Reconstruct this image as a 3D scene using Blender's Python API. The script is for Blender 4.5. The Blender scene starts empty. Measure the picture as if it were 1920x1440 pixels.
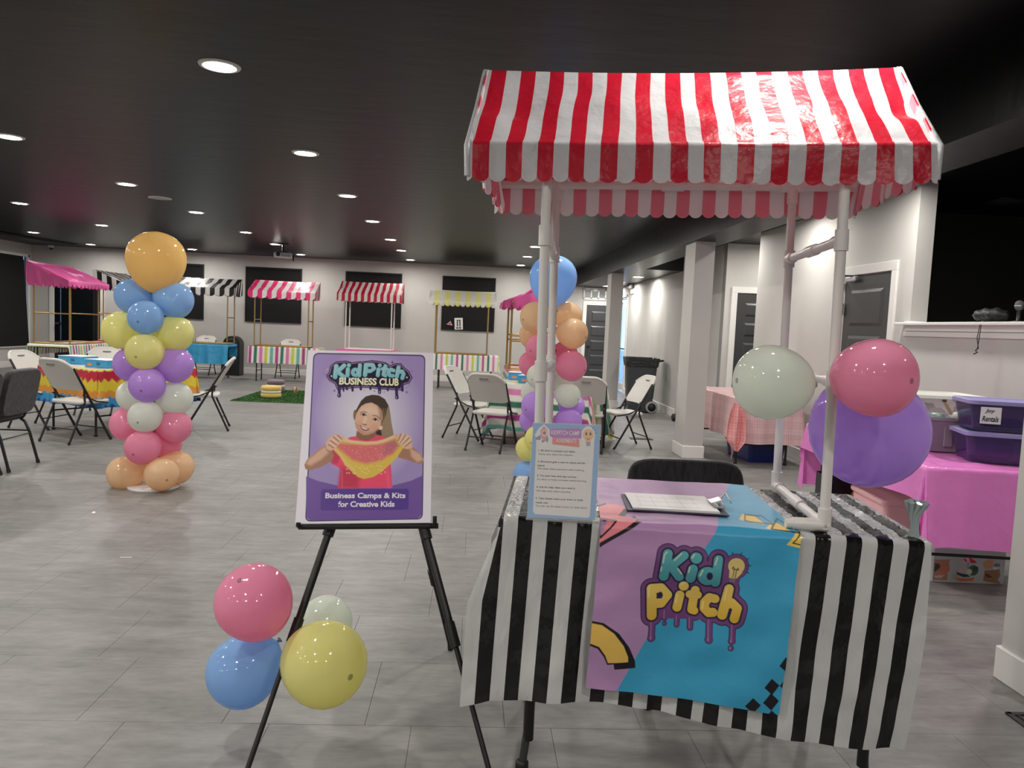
import bpy, math, random
import numpy as np
from mathutils import Vector, Matrix

PI = math.pi
rnd = random.Random(7)
S = bpy.context.scene
COL = S.collection

# ---------------------------------------------------------------- camera, sky, exposure
FPX = 1400.0
EYE = Vector((0, 0, 1.40))
_yaw, _pit, _rol = math.atan(75/FPX), math.atan(108/FPX), math.atan(.044)
FWD = Vector((math.sin(_yaw)*math.cos(_pit), math.cos(_yaw)*math.cos(_pit), -math.sin(_pit)))
_R = Vector((math.cos(_yaw), -math.sin(_yaw), 0)); _U = _R.cross(FWD)
RGT = _R*math.cos(_rol) + _U*math.sin(_rol)
UPV = _U*math.cos(_rol) - _R*math.sin(_rol)
cd = bpy.data.cameras.new('camera'); cam = bpy.data.objects.new('camera', cd); COL.objects.link(cam)
cd.sensor_fit = 'HORIZONTAL'; cd.sensor_width = 36; cd.lens = 36*FPX/1920; cd.clip_start = .05; cd.clip_end = 200
cam.matrix_world = Matrix(((RGT.x, UPV.x, -FWD.x, EYE.x), (RGT.y, UPV.y, -FWD.y, EYE.y), (RGT.z, UPV.z, -FWD.z, EYE.z), (0, 0, 0, 1)))
S.camera = cam
S.view_settings.view_transform = 'Standard'; S.view_settings.look = 'None'
S.view_settings.gamma = 1; S.view_settings.use_curve_mapping = False
S.view_settings.exposure = 2.45
w = bpy.data.worlds.new('sky'); S.world = w; w.use_nodes = True
bg = w.node_tree.nodes['Background']; bg.inputs[0].default_value = (.30, .55, 1, 1); bg.inputs[1].default_value = 1.2
LAMP = 62.0          # strength of every recessed ceiling light
S.cycles.max_bounces = 8; S.cycles.diffuse_bounces = 6; S.cycles.glossy_bounces = 3
S.cycles.transmission_bounces = 5; S.cycles.transparent_max_bounces = 6
S.cycles.sample_clamp_indirect = 6; S.cycles.caustics_reflective = False; S.cycles.caustics_refractive = False

def at(px, py, Y):
    d = FWD + RGT*((px-960)/FPX) - UPV*((py-720)/FPX)
    return EYE + d*(Y/d.y)
def atz(px, py, z):
    d = FWD + RGT*((px-960)/FPX) - UPV*((py-720)/FPX)
    return EYE + d*((z-EYE.z)/d.z)

# ---------------------------------------------------------------- helpers: materials
def lin(c):
    c = np.asarray(c, float)/255.0
    return np.where(c <= .04045, c/12.92, ((c+.055)/1.055)**2.4)
_mats = {}
def M(name, col, rough=.5, metal=0, spec=.5, bump=None, var=None, transl=0, trans=0, alpha=1, emit=None, coat=0, vcol=False, sheen=0, gloss=0):
    """procedural Principled material; bump=(scale,strength,(sx,sy,sz)) noise relief, var=(scale,amount,(s)) noise in colour"""
    if name in _mats: return _mats[name]
    m = bpy.data.materials.new(name); m.use_nodes = True
    nt = m.node_tree; N = nt.nodes; L = nt.links; b = N['Principled BSDF']
    c = tuple(lin(col)) + (1,) if not isinstance(col, tuple) or max(col) > 1 else tuple(col) + (1,)
    b.inputs['Base Color'].default_value = c; b.inputs['Roughness'].default_value = rough
    b.inputs['Metallic'].default_value = metal; b.inputs['Specular IOR Level'].default_value = spec
    b.inputs['Coat Weight'].default_value = coat; b.inputs['Coat Roughness'].default_value = .08
    b.inputs['Transmission Weight'].default_value = trans; b.inputs['Alpha'].default_value = alpha
    b.inputs['Sheen Weight'].default_value = sheen
    if emit:
        b.inputs['Emission Color'].default_value = tuple(lin(emit[0])) + (1,); b.inputs['Emission Strength'].default_value = emit[1]
    tc = N.new('ShaderNodeTexCoord')
    csock = None
    if vcol:
        a = N.new('ShaderNodeAttribute'); a.attribute_name = 'col'; csock = a.outputs['Color']
        L.new(csock, b.inputs['Base Color'])
    if var and var[0] == 'floor':                              # two scales of mottling, in room coordinates so that every tile differs
        ge = N.new('ShaderNodeNewGeometry'); src = [c]
        for sc_, am, ms in ((1.6, .16, (1, 1.7, 1)), (7.5, .20, (.55, 1.9, 1)), (26, .10, (.6, 1.6, 1))):
            mp = N.new('ShaderNodeMapping'); mp.inputs['Scale'].default_value = ms; L.new(ge.outputs['Position'], mp.inputs[0])
            n = N.new('ShaderNodeTexNoise'); n.inputs['Scale'].default_value = sc_; n.inputs['Detail'].default_value = 4; n.inputs['Roughness'].default_value = .6; L.new(mp.outputs[0], n.inputs['Vector'])
            r = N.new('ShaderNodeMapRange'); r.inputs[1].default_value = .3; r.inputs[2].default_value = .7; r.inputs[3].default_value = 1-am; r.inputs[4].default_value = 1+am; L.new(n.outputs[0], r.inputs[0])
            mx = N.new('ShaderNodeMix'); mx.data_type = 'RGBA'; mx.blend_type = 'MULTIPLY'; mx.inputs[0].default_value = 1; mx.inputs[6].default_value = c
            if csock: L.new(csock, mx.inputs[6])
            L.new(r.outputs[0], mx.inputs[7]); csock = mx.outputs[2]
        L.new(csock, b.inputs['Base Color']); var = None
    if var:
        mp = N.new('ShaderNodeMapping'); mp.inputs['Scale'].default_value = var[2] if len(var) > 2 else (1, 1, 1)
        L.new(tc.outputs['Object'], mp.inputs[0])
        n = N.new('ShaderNodeTexNoise'); n.inputs['Scale'].default_value = var[0]; n.inputs['Detail'].default_value = 5
        L.new(mp.outputs[0], n.inputs['Vector'])
        r = N.new('ShaderNodeMapRange'); r.inputs[1].default_value = .3; r.inputs[2].default_value = .7
        r.inputs[3].default_value = 1-var[1]; r.inputs[4].default_value = 1+var[1]
        L.new(n.outputs[0], r.inputs[0])
        mx = N.new('ShaderNodeMix'); mx.data_type = 'RGBA'; mx.blend_type = 'MULTIPLY'; mx.inputs[0].default_value = 1
        mx.inputs[6].default_value = c
        if csock: L.new(csock, mx.inputs[6])
        L.new(r.outputs[0], mx.inputs[7]); csock = mx.outputs[2]; L.new(csock, b.inputs['Base Color'])
    if bump:
        mp = N.new('ShaderNodeMapping'); mp.inputs['Scale'].default_value = bump[2] if len(bump) > 2 else (1, 1, 1)
        L.new(tc.outputs['Object'], mp.inputs[0])
        n = N.new('ShaderNodeTexNoise'); n.inputs['Scale'].default_value = bump[0]; n.inputs['Detail'].default_value = 4
        L.new(mp.outputs[0], n.inputs['Vector'])
        bp = N.new('ShaderNodeBump'); bp.inputs['Strength'].default_value = bump[1]; bp.inputs['Distance'].default_value = bump[3] if len(bump) > 3 else .01
        L.new(n.outputs[0], bp.inputs['Height']); L.new(bp.outputs[0], b.inputs['Normal'])
    if transl:
        t = N.new('ShaderNodeBsdfTranslucent'); t.inputs[0].default_value = c
        if csock: L.new(csock, t.inputs[0])
        mx = N.new('ShaderNodeMixShader'); mx.inputs[0].default_value = transl
        L.new(b.outputs[0], mx.inputs[1]); L.new(t.outputs[0], mx.inputs[2]); L.new(mx.outputs[0], N['Material Output'].inputs[0])
        if gloss:                                              # clear glossy skin over the translucent body
            b.inputs['Specular IOR Level'].default_value = 0
            g = N.new('ShaderNodeBsdfGlossy'); g.inputs['Roughness'].default_value = gloss; lw = N.new('ShaderNodeLayerWeight'); lw.inputs[0].default_value = .5; pw = N.new('ShaderNodeMath'); pw.operation = 'POWER'; pw.inputs[1].default_value = 5; L.new(lw.outputs['Facing'], pw.inputs[0])
            fr = N.new('ShaderNodeMath'); fr.operation = 'MULTIPLY_ADD'; fr.inputs[1].default_value = .55; fr.inputs[2].default_value = .045; L.new(pw.outputs[0], fr.inputs[0])
            m2 = N.new('ShaderNodeMixShader'); L.new(fr.outputs[0], m2.inputs[0]); L.new(mx.outputs[0], m2.inputs[1]); L.new(g.outputs[0], m2.inputs[2]); L.new(m2.outputs[0], N['Material Output'].inputs[0])
    _mats[name] = m
    return m

# ---------------------------------------------------------------- helpers: geometry
class MB:
    """collects shapes and links them as ONE mesh object"""
    def __init__(s): s.v = []; s.f = []; s.m = []; s.s = []
    def add(s, vs, fs, mi=0, smooth=False, T=None):
        o = len(s.v)
        for p in vs:
            p = Vector(p)
            s.v.append(T @ p if T else p)
        for f in fs:
            s.f.append([i+o for i in f]); s.m.append(mi); s.s.append(smooth)
        return s
    def box(s, c, d, mi=0, T=None, bev=0):
        x, y, z = d[0]/2, d[1]/2, d[2]/2; C = Vector(c)
        if bev <= 0:
            vs = [C+Vector((sx*x, sy*y, sz*z)) for sz in (-1, 1) for sy in (-1, 1) for sx in (-1, 1)]
            return s.add(vs, [(0, 2, 3, 1), (4, 5, 7, 6), (0, 1, 5, 4), (2, 6, 7, 3), (0, 4, 6, 2), (1, 3, 7, 5)], mi, False, T)
        b = min(bev, x*.98, y*.98, z*.98); idx = {}; vs = []
        for sx in (-1, 1):
            for sy in (-1, 1):
                for sz in (-1, 1):
                    for ax in range(3):
                        p = [sx*(x-b), sy*(y-b), sz*(z-b)]; p[ax] = (sx*x, sy*y, sz*z)[ax]
                        idx[sx, sy, sz, ax] = len(vs); vs.append(C+Vector(p))
        fs = []
        for ax in range(3):
            for sg in (-1, 1):
                o = [a for a in range(3) if a != ax]; q = []
                for a, b2 in ((-1, -1), (1, -1), (1, 1), (-1, 1)):
                    k = [0, 0, 0]; k[ax] = sg; k[o[0]] = a; k[o[1]] = b2; q.append(idx[k[0], k[1], k[2], ax])
                if (sg > 0) != (ax != 1): q.reverse()
                fs.append(q)
        for ax in range(3):                                  # edge chamfers along ax
            o = [a for a in range(3) if a != ax]
            for a in (-1, 1):
                for b2 in (-1, 1):
                    k0 = [0, 0, 0]; k0[o[0]] = a; k0[o[1]] = b2; k1 = k0[:]; k0[ax] = -1; k1[ax] = 1
                    fs.append([idx[(*k0, o[0])], idx[(*k1, o[0])], idx[(*k1, o[1])], idx[(*k0, o[1])]])
        for sx in (-1, 1):
            for sy in (-1, 1):
                for sz in (-1, 1): fs.append([idx[sx, sy, sz, a] for a in range(3)])
        return s.add(vs, fs, mi, False, T)
    def tube(s, pts, r, n=10, mi=0, T=None, cap=True):
        P = [Vector(p) for p in pts]; R = r if isinstance(r, (list, tuple)) else [r]*len(P)
        vs = []; up = None
        for i, p in enumerate(P):
            t = (P[min(i+1, len(P)-1)]-P[max(i-1, 0)]).normalized()
            if up is None:
                up = Vector((0, 0, 1)) if abs(t.z) < .9 else Vector((1, 0, 0))
            a = (up - t*up.dot(t)).normalized(); up = a; b = t.cross(a)
            for k in range(n): vs.append(p + (a*math.cos(2*PI*k/n) + b*math.sin(2*PI*k/n))*R[i])
        fs = [(i*n+k, i*n+(k+1) % n, (i+1)*n+(k+1) % n, (i+1)*n+k) for i in range(len(P)-1) for k in range(n)]
        s.add(vs, fs, mi, True, T)
        if cap:
            s.add([vs[k] for k in range(n)], [tuple(range(n))[::-1]], mi, False, T)
            s.add([vs[-n+k] for k in range(n)], [tuple(range(n))], mi, False, T)
        return s
    def lathe(s, prof, n=24, mi=0, T=None, smooth=True, mis=None):
        o = len(s.v)
        for r, z in prof:
            for k in range(n):
                p = Vector((r*math.cos(2*PI*k/n), r*math.sin(2*PI*k/n), z)); s.v.append(T @ p if T else p)
        for i in range(len(prof)-1):
            for k in range(n):
                s.f.append([o+i*n+k, o+i*n+(k+1) % n, o+(i+1)*n+(k+1) % n, o+(i+1)*n+k])
                s.m.append(mis[i] if mis else mi); s.s.append(smooth)
        return s
    def prism(s, poly, z0, z1, mi=0, T=None):
        n = len(poly)
        vs = [(x, y, z0) for x, y in poly] + [(x, y, z1) for x, y in poly]
        fs = [tuple(range(n))[::-1], tuple(range(n, 2*n))] + [(i, (i+1) % n, n+(i+1) % n, n+i) for i in range(n)]
        return s.add(vs, fs, mi, False, T)
    def build(s, name, mats, parent=None, loc=None, rotz=0):
        me = bpy.data.meshes.new(name); me.from_pydata([tuple(p) for p in s.v], [], s.f)
        for m in (mats if isinstance(mats, (list, tuple)) else [mats]): me.materials.append(m)
        me.polygons.foreach_set('material_index', s.m); me.polygons.foreach_set('use_smooth', s.s); me.update()
        return link(name, me, parent, loc, rotz)

def link(name, me, parent=None, loc=None, rotz=0):
    o = bpy.data.objects.new(name, me); COL.objects.link(o)
    if parent: o.parent = parent
    if loc is not None: o.location = loc
    if rotz: o.rotation_euler = (0, 0, rotz)
    return o
def tag(o, label=None, cat=None, group=None, kind=None):
    if label: o['label'] = label
    if cat: o['category'] = cat
    if group: o['group'] = group
    if kind: o['kind'] = kind
    return o
def thing(name, label, cat, loc=(0, 0, 0), rotz=0, group=None):
    o = bpy.data.objects.new(name, None); COL.objects.link(o); o.empty_display_size = .1
    o.location = loc; o.rotation_euler = (0, 0, rotz)
    return tag(o, label, cat, group)
def dup(root, loc, rotz=0, label=None, rot=None):
    r = root.copy(); COL.objects.link(r); r.location = loc; r.rotation_euler = rot if rot else (0, 0, rotz)
    if label: r['label'] = label
    for ch in list(root.children):
        c = ch.copy(); COL.objects.link(c); c.parent = r
        for g in list(ch.children):
            d = g.copy(); COL.objects.link(d); d.parent = c
    return r
def struct(o, label=None):
    o['kind'] = 'structure'
    if label: o['label'] = label
    return o

def mesh_np(name, V, Q, mats, cols=None, mi=None, smooth=True, flat=None):
    me = bpy.data.meshes.new(name); V = np.ascontiguousarray(V, np.float32); Q = np.ascontiguousarray(Q, np.int32)
    me.vertices.add(len(V)); me.vertices.foreach_set('co', V.ravel())
    me.loops.add(Q.size); me.loops.foreach_set('vertex_index', Q.ravel())
    me.polygons.add(len(Q)); me.polygons.foreach_set('loop_start', np.arange(0, Q.size, 4, dtype=np.int32))
    me.polygons.foreach_set('loop_total', np.full(len(Q), 4, np.int32))
    for m in (mats if isinstance(mats, (list, tuple)) else [mats]): me.materials.append(m)
    if mi is not None: me.polygons.foreach_set('material_index', np.ascontiguousarray(mi, np.int32))
    me.polygons.foreach_set('use_smooth', np.full(len(Q), smooth) if flat is None else ~flat)
    if cols is not None:
        a = me.color_attributes.new('col', 'FLOAT_COLOR', 'POINT')
        a.data.foreach_set('color', np.c_[cols, np.ones(len(cols))].astype(np.float32).ravel())
    me.update(calc_edges=True); me.validate()
    return me
def quads(nu, nv):
    i = np.arange(nu-1)[:, None]*nv + np.arange(nv-1)[None, :]
    return np.stack([i, i+nv, i+nv+1, i+1], -1).reshape(-1, 4)
def wrinkle(a, b, seed, n=14, f0=3, f1=20):
    g = np.random.RandomState(seed); r = np.zeros_like(a)
    for i in range(n):
        th = g.uniform(0, PI); f = f0*(f1/f0)**(i/(n-1)); ph = g.uniform(0, 6.28)
        r = r + np.sin((a*np.cos(th)+b*np.sin(th))*f*2 + ph + 1.3*np.sin((a*np.sin(th)-b*np.cos(th))*f*.7+ph*2))/f*f0
    return r
def drape(w, d, h, drops, step, flare=.08, rip=.03, k=22, seed=1, spread=0, wr=.0015, maxh=9):
    """a cloth lying on a w x d table top of height h, hanging over the edges by drops = left,right,front,back"""
    dl, dr, df, db = drops
    ns = max(4, int((w+dl+dr)/step)+1); nt = max(4, int((d+df+db)/step)+1)
    s, t = np.meshgrid(np.linspace(-w/2-dl, w/2+dr, ns), np.linspace(-d/2-df, d/2+db, nt), indexing='ij')
    s = s.ravel(); t = t.ravel()
    ax = np.maximum(np.abs(s)-w/2, 0); ay = np.maximum(np.abs(t)-d/2, 0); L = np.hypot(ax, ay); Ls = np.maximum(L, 1e-6)
    sx = np.sign(s); sy = np.sign(t); dx = sx*ax/Ls; dy = sy*ay/Ls
    if spread:                                                # overhanging side strip carried along by the long front hang
        L2 = ay + .25*ax; on = (ay > 0) & (ax > 0)
        kx = np.where(on, spread*np.minimum(1, ay/.25), 0); L = np.where(on, np.maximum(L2, L*(1-np.minimum(1, ay/.25))), L)
        dx = np.where(on, dx*.25, dx)
    else: kx = 0*s
    L = np.minimum(L, maxh); r = .012; arc = L < r*PI/2
    hz = np.where(arc, r*np.sin(np.minimum(L/r, PI/2)), r); zz = np.where(arc, r*(1-np.cos(np.minimum(L/r, PI/2))), r+L-r*PI/2)
    phi = np.where(ay > ax, s, t*1.1+.3) + .35*np.arctan2(ay, ax)
    wv = np.sin(k*phi+seed) + .5*np.sin(k*1.73*phi+2*seed) + .35*np.sin(k*.41*phi+seed*3)
    out = hz + flare*zz + rip*wv*np.minimum(zz, .5)*1.4
    x = np.clip(s, -w/2, w/2) + dx*out + sx*ax*kx; y = np.clip(t, -d/2, d/2) + dy*out
    z = h - zz + np.where(zz < .01, 1, .2)*wr*np.maximum(0, 1+wrinkle(s, t, seed, 16, 8, 60))*.8
    return np.c_[x, y, z], quads(ns, nt), s, t, ax, ay

# ---------------------------------------------------------------- helpers: flat print (colours per vertex of a fine grid)
class Art:
    def __init__(s, X, Y, base):
        s.X = X; s.Y = Y; s.C = np.tile(lin(base), (len(X), 1))
    def _put(s, idx, d, col, f, op=1.0):
        a = np.clip(.5 - d/f, 0, 1)*op; c = lin(col) if not callable(col) else lin(np.asarray(col(s.X[idx], s.Y[idx]), float).T)
        s.C[idx] = s.C[idx]*(1-a[:, None]) + c*a[:, None]
    def _box(s, P, m):
        return np.nonzero((s.X > P[:, 0].min()-m) & (s.X < P[:, 0].max()+m) & (s.Y > P[:, 1].min()-m) & (s.Y < P[:, 1].max()+m))[0]
    def _sdf(s, P, i):
        x = s.X[i]; y = s.Y[i]; d = np.full(len(i), 1e9); ins = np.zeros(len(i), bool); n = len(P)
        for k in range(n):
            a = P[k]; b = P[(k+1) % n]; e = b-a; wx = x-a[0]; wy = y-a[1]
            h = np.clip((wx*e[0]+wy*e[1])/max(e@e, 1e-9), 0, 1); d = np.minimum(d, np.hypot(wx-e[0]*h, wy-e[1]*h))
            c = (a[1] > y) != (b[1] > y)
            with np.errstate(divide='ignore', invalid='ignore'):
                xi = a[0] + (y-a[1])*e[0]/(e[1] if abs(e[1]) > 1e-9 else 1e-9)
            ins ^= c & (x < xi)
        return np.where(ins, -d, d)
    def poly(s, pts, col, f=3, grow=0, op=1.0):
        P = np.asarray(pts, float); i = s._box(P, f+grow+2)
        if len(i): s._put(i, s._sdf(P, i)-grow, col, f, op)
    def stroke(s, pts, r, col, f=3, op=1.0):
        P = np.asarray(pts, float); i = s._box(P, r+f+2)
        if not len(i): return
        x = s.X[i]; y = s.Y[i]; d = np.full(len(i), 1e9)
        for k in range(max(1, len(P)-1)):
            a = P[k]; b = P[min(k+1, len(P)-1)]; e = b-a; wx = x-a[0]; wy = y-a[1]
            h = np.clip((wx*e[0]+wy*e[1])/max(e@e, 1e-9), 0, 1); d = np.minimum(d, np.hypot(wx-e[0]*h, wy-e[1]*h))
        s._put(i, d-r, col, f, op)
    def ell(s, cx, cy, rx, ry, col, f=3, rot=0, op=1.0):
        a = np.linspace(0, 2*PI, 28, endpoint=False); c, q = math.cos(rot), math.sin(rot)
        s.poly(np.c_[cx+rx*np.cos(a)*c-ry*np.sin(a)*q, cy+rx*np.cos(a)*q+ry*np.sin(a)*c], col, f, 0, op)
def homog(src, dst):
    A = []; B = []
    for (x, y), (u, v) in zip(src, dst):
        A += [[x, y, 1, 0, 0, 0, -u*x, -u*y], [0, 0, 0, x, y, 1, -v*x, -v*y]]; B += [u, v]
    h = np.linalg.solve(np.array(A, float), np.array(B, float)); return np.append(h, 1).reshape(3, 3)
def hap(H, x, y):
    q = H @ np.vstack([x, y, np.ones_like(np.asarray(x, float))]); return q[0]/q[2], q[1]/q[2]
SQ = [(0, 0), (1, 0), (1, 1), (0, 1)]

def lettering(name, body, mat, parent, origin, ex, ey, box, bold=.0, shear=0, depth=.0006, fit='both'):
    """raised flat lettering: text fitted into box=(x,y,w,h) of the plane origin + x*ex + y*ey (ey points up)"""
    cu = bpy.data.curves.new('text', 'FONT'); cu.body = body; cu.size = 1; cu.offset = bold; cu.shear = shear; cu.resolution_u = 3
    o = bpy.data.objects.new('text', cu); COL.objects.link(o)
    dg = bpy.context.evaluated_depsgraph_get(); me = bpy.data.meshes.new_from_object(o.evaluated_get(dg))
    bpy.data.objects.remove(o); bpy.data.curves.remove(cu)
    n = len(me.vertices); V = np.zeros(n*3, np.float32); me.vertices.foreach_get('co', V); V = V.reshape(-1, 3)
    lo = V.min(0); hi = V.max(0); x, y, bw, bh = box
    kx = bw/(hi[0]-lo[0]); ky = bh/(hi[1]-lo[1])
    if fit == 'width': ky = kx
    X = x + (V[:, 0]-lo[0])*kx; Y = y + (V[:, 1]-lo[1])*ky
    O = np.array(origin); EX = np.array(ex); EY = np.array(ey); NN = np.cross(EX, EY); NN = NN/np.linalg.norm(NN)
    W = O + X[:, None]*EX + Y[:, None]*EY + NN*depth
    me.vertices.foreach_set('co', W.astype(np.float32).ravel()); me.materials.clear(); me.materials.append(mat); me.update()
    return link(name, me, parent)

# ---------------------------------------------------------------- materials
WALL = M('wall_paint', (.55, .54, .515), .75, var=(2, .03), bump=(180, .06))
TRIM = M('white_trim', (.80, .79, .76), .4)
CEIL = M('black_ceiling_paint', (.0032, .0031, .0034), .34, spec=.16, bump=(3.5, .16, (.7, 2.0, 1), .02))
BLACKW = M('black_wall_paint', (.060, .060, .056), .6)
SHADE = M('blackout_shade', (.0035, .0036, .004), .85)
DOORM = M('charcoal_door_paint', (.045, .045, .046), .38)
TILE = M('grey_vinyl_tile', (.215, .210, .202), .44, var=('floor',))
BLK = M('black_metal', (.008, .008, .008), .42)
STEEL = M('brushed_steel', (.55, .55, .56), .3, metal=1)
GLASS = M('window_glass', (.85, .92, 1), .03, trans=1)
PVC = M('white_pvc_pipe', (.74, .72, .69), .32, spec=.5)
GOLD = M('gold_painted_pipe', (.36, .225, .07), .38, metal=.55)
BEIGEP = M('white_plastic', (.70, .68, .64), .45, bump=(140, .08))
BLKP = M('black_plastic', (.012, .012, .012), .5)

# ---------------------------------------------------------------- the room
B = lambda name, lo, hi, m, par=None: MB().box([(a+b)/2 for a, b in zip(lo, hi)], [b-a for a, b in zip(lo, hi)]).build(name, m, par)
floor = struct(B('floor', (-10.6, -4.2, -.12), (7.2, 18.4, -.006), M('floor_base', (.13, .125, .12), .6)))
struct(B('ceiling', (-10.6, -4.2, 2.8), (7.2, 18.4, 2.95), CEIL))
struct(B('ceiling_beam', (2.38, -4.2, 2.43), (2.77, 18.1, 2.80), CEIL))
struct(B('ceiling_aisle', (2.77, 12.25, 2.43), (3.40, 18.1, 2.80), CEIL))
struct(B('wall_back', (-10.6, 18.1, 0), (3.6, 18.3, 2.80), WALL))
struct(B('wall_front', (-10.6, -4.2, 0), (7.2, -4.0, 2.80), WALL))
# left wall with its window opening
wl = MB()
wl.box((-10.425, 5.6, 1.4), (.15, 19.3, 2.8)); wl.box((-10.425, 18.03, 1.4), (.15, .17, 2.8))
wl.box((-10.425, 16.6, .24), (.15, 2.7, .48)); wl.box((-10.425, 16.6, 2.66), (.15, 2.7, .28))
struct(wl.build('wall_left', WALL))
# far right wall with the glass door opening, then the jogs
wr = MB()
wr.box((3.475, 14.43, 1.4), (.15, 4.36, 2.8)); wr.box((3.475, 18.02, 1.4), (.15, .16, 2.8)); wr.box((3.475, 17.275, 2.49), (.15, 1.33, .62))
wr.box((3.70, 12.325, 1.4), (.30, .15, 2.8)); wr.box((3.875, 11.78, 1.4), (.15, .95, 2.8))
struct(wr.build('wall_right', WALL))
struct(B('wall_corridor', (3.80, 11.30, 0), (7.0, 11.45, 2.8), WALL))
wc = MB(); wc.box((3.875, 8.185, 1.4), (.15, 3.63, 2.8)); wc.box((5.4, 9.95, 1.4), (2.9, .10, 2.8)); wc.box((6.95, 10.6, 1.4), (.1, 1.4, 2.8))
struct(wc.build('wall_side', WALL))
hw = MB(); hw.box((3.869, 1.2, .775), (.16, 10.44, 1.55)); struct(hw.build('wall_half', WALL))
ledge = MB(); ledge.box((3.86, 1.2, 1.572), (.30, 10.52, .024), bev=.004)
struct(ledge.build('trim_1', TRIM), 'white ledge capping the half wall')
lm = MB(); lm.box((3.785, 1.2, 1.485), (.03, 10.44, .040), bev=.004); lm.box((3.785, 1.2, 1.538), (.014, 10.42, .05))
struct(lm.build('trim_2', TRIM))
struct(B('wall_stage', (3.95, 7.8, 0), (7.0, 7.9, 2.8), BLACKW))
bs = MB(); bs.box((7.1, 2, 1.4), (.2, 12, 2.8)); bs.box((5.4, -3.95, 1.4), (3.3, .1, 2.8)); struct(bs.build('wall_stage', BLACKW))
# columns under the beam
for y0, x0, cd_ in ((2.69, 2.285, .27), (8.26, 2.415, .40), (13.36, 2.415, .40)):
    c = MB(); c.box(((x0+2.635)/2, y0+cd_/2, 1.215), (2.635-x0, cd_, 2.43)); cl = struct(c.build('column', WALL))
    b = MB(); b.box(((x0+2.635)/2, y0+cd_/2, .07), (2.635-x0+.032, cd_+.032, .14), bev=.004); b.build('baseboard', TRIM, cl)
# baseboards
def board(name, lo, hi):
    m = MB(); m.box([(a+b)/2 for a, b in zip(lo, hi)], [b-a for a, b in zip(lo, hi)], bev=.004); struct(m.build(name, TRIM))
board('baseboard_back', (-8.7, 18.082, 0), (2.55, 18.1, .14)); board('baseboard_back', (-10.35, 18.082, 0), (-9.98, 18.1, .14))
board('baseboard_left', (-10.35, -4, 0), (-10.332, 18.08, .14))
board('baseboard_right', (3.382, 12.25, 0), (3.40, 16.55, .14)); board('baseboard_side', (3.782, 6.5, 0), (3.80, 6.55, .14))
board('baseboard_side', (3.782, 7.68, 0), (3.80, 10.0, .14)); board('baseboard_half', (3.782, -4, 0), (3.80, 6.4, .14))
# vinyl tiles: the 300 nearest in view as single pieces, the rest joined
TS = .4865; near = []; far = MB(); tiles = []
offs = {r: ((r*2) % 3)*TS/3 + .08 for r in range(-14, 40)}
tm = MB(); tm.box((0, 0, -.003), (TS-.0011, TS-.0011, .006), bev=.0006); tob = tm.build('tile', TILE, floor); tme = tob.data; bpy.data.objects.remove(tob)
for r in range(-2, 34):
    y = 2.509 + (r-1)*TS + TS/2
    for c in range(-24, 16):
        x = offs[r] + c*TS
        if x < -10.4 or x > 7 or y > 18.2: continue
        seen = y > 1.9 and abs(x-.0536*y) < .72*y+.3
        tiles.append((0 if seen else 1, y*y+x*x*.2, x, y))
tiles.sort()
for i, (q, _, x, y) in enumerate(tiles):
    if i < 300:
        o = link('tile', tme, floor, (x, y, 0)); o.rotation_euler = (0, 0, rnd.choice((0, PI)))
    else: far.box((x, y, -.003), (TS-.0011, TS-.0011, .006))
fo = far.build('tile_field', TILE, floor); fo['kind'] = 'stuff'

# windows on the back wall: black roller shades in shallow frames
FRAME = M('window_frame_dark', (.008, .008, .009), .6)
def shade_window(n, x0, x1, z0, z1):
    o = MB(); y = 18.09
    o.box(((x0+x1)/2, y, z1+.012), (x1-x0+.05, .03, .024)); o.box(((x0+x1)/2, y, z0-.012), (x1-x0+.05, .03, .024))
    for x in (x0-.012, x1+.012): o.box((x, y, (z0+z1)/2), (.024, .03, z1-z0))
    f = struct(o.build('window_%d' % n, FRAME))
    s = MB(); s.box(((x0+x1)/2, 18.092, (z0+z1)/2), (x1-x0, .012, z1-z0)); s.tube([(x0+.005, 18.075, z1-.02), (x1-.005, 18.075, z1-.02)], .018, 8)
    s.box(((x0+x1)/2, 18.082, z0+.012), (x1-x0, .012, .022)); s.build('shade', SHADE, f)
for n, (a, b) in enumerate(((-7.70, -6.43), (-5.42, -4.15), (-3.08, -1.79), (-.78, .45)), 1): shade_window(n, a, b, 1.262, 2.512)
# left window: shade hangs slightly askew, daylight in the gap at its far edge
o = MB()
for y in (15.26, 17.93): o.box((-10.335, y, 1.50), (.05, .06, 2.10))
for z in (.47, 2.53): o.box((-10.335, 16.595, z), (.05, 2.73, .06))
wf = struct(o.build('window_5', TRIM))
g = MB(); g.box((-10.44, 16.595, 1.5), (.006, 2.7, 2.06)); g.build('pane', GLASS, wf)
s = MB(); s.add([(-10.315, 15.22, 2.56), (-10.315, 17.72, 2.56), (-10.30, 17.90, .47), (-10.30, 15.22, .47), (-10.325, 15.22, 2.56), (-10.325, 17.72, 2.56), (-10.31, 17.90, .47), (-10.31, 15.22, .47)],
                [(0, 1, 2, 3), (7, 6, 5, 4), (0, 4, 5, 1), (1, 5, 6, 2), (2, 6, 7, 3), (3, 7, 4, 0)]); s.build('shade', SHADE, wf)
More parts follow.
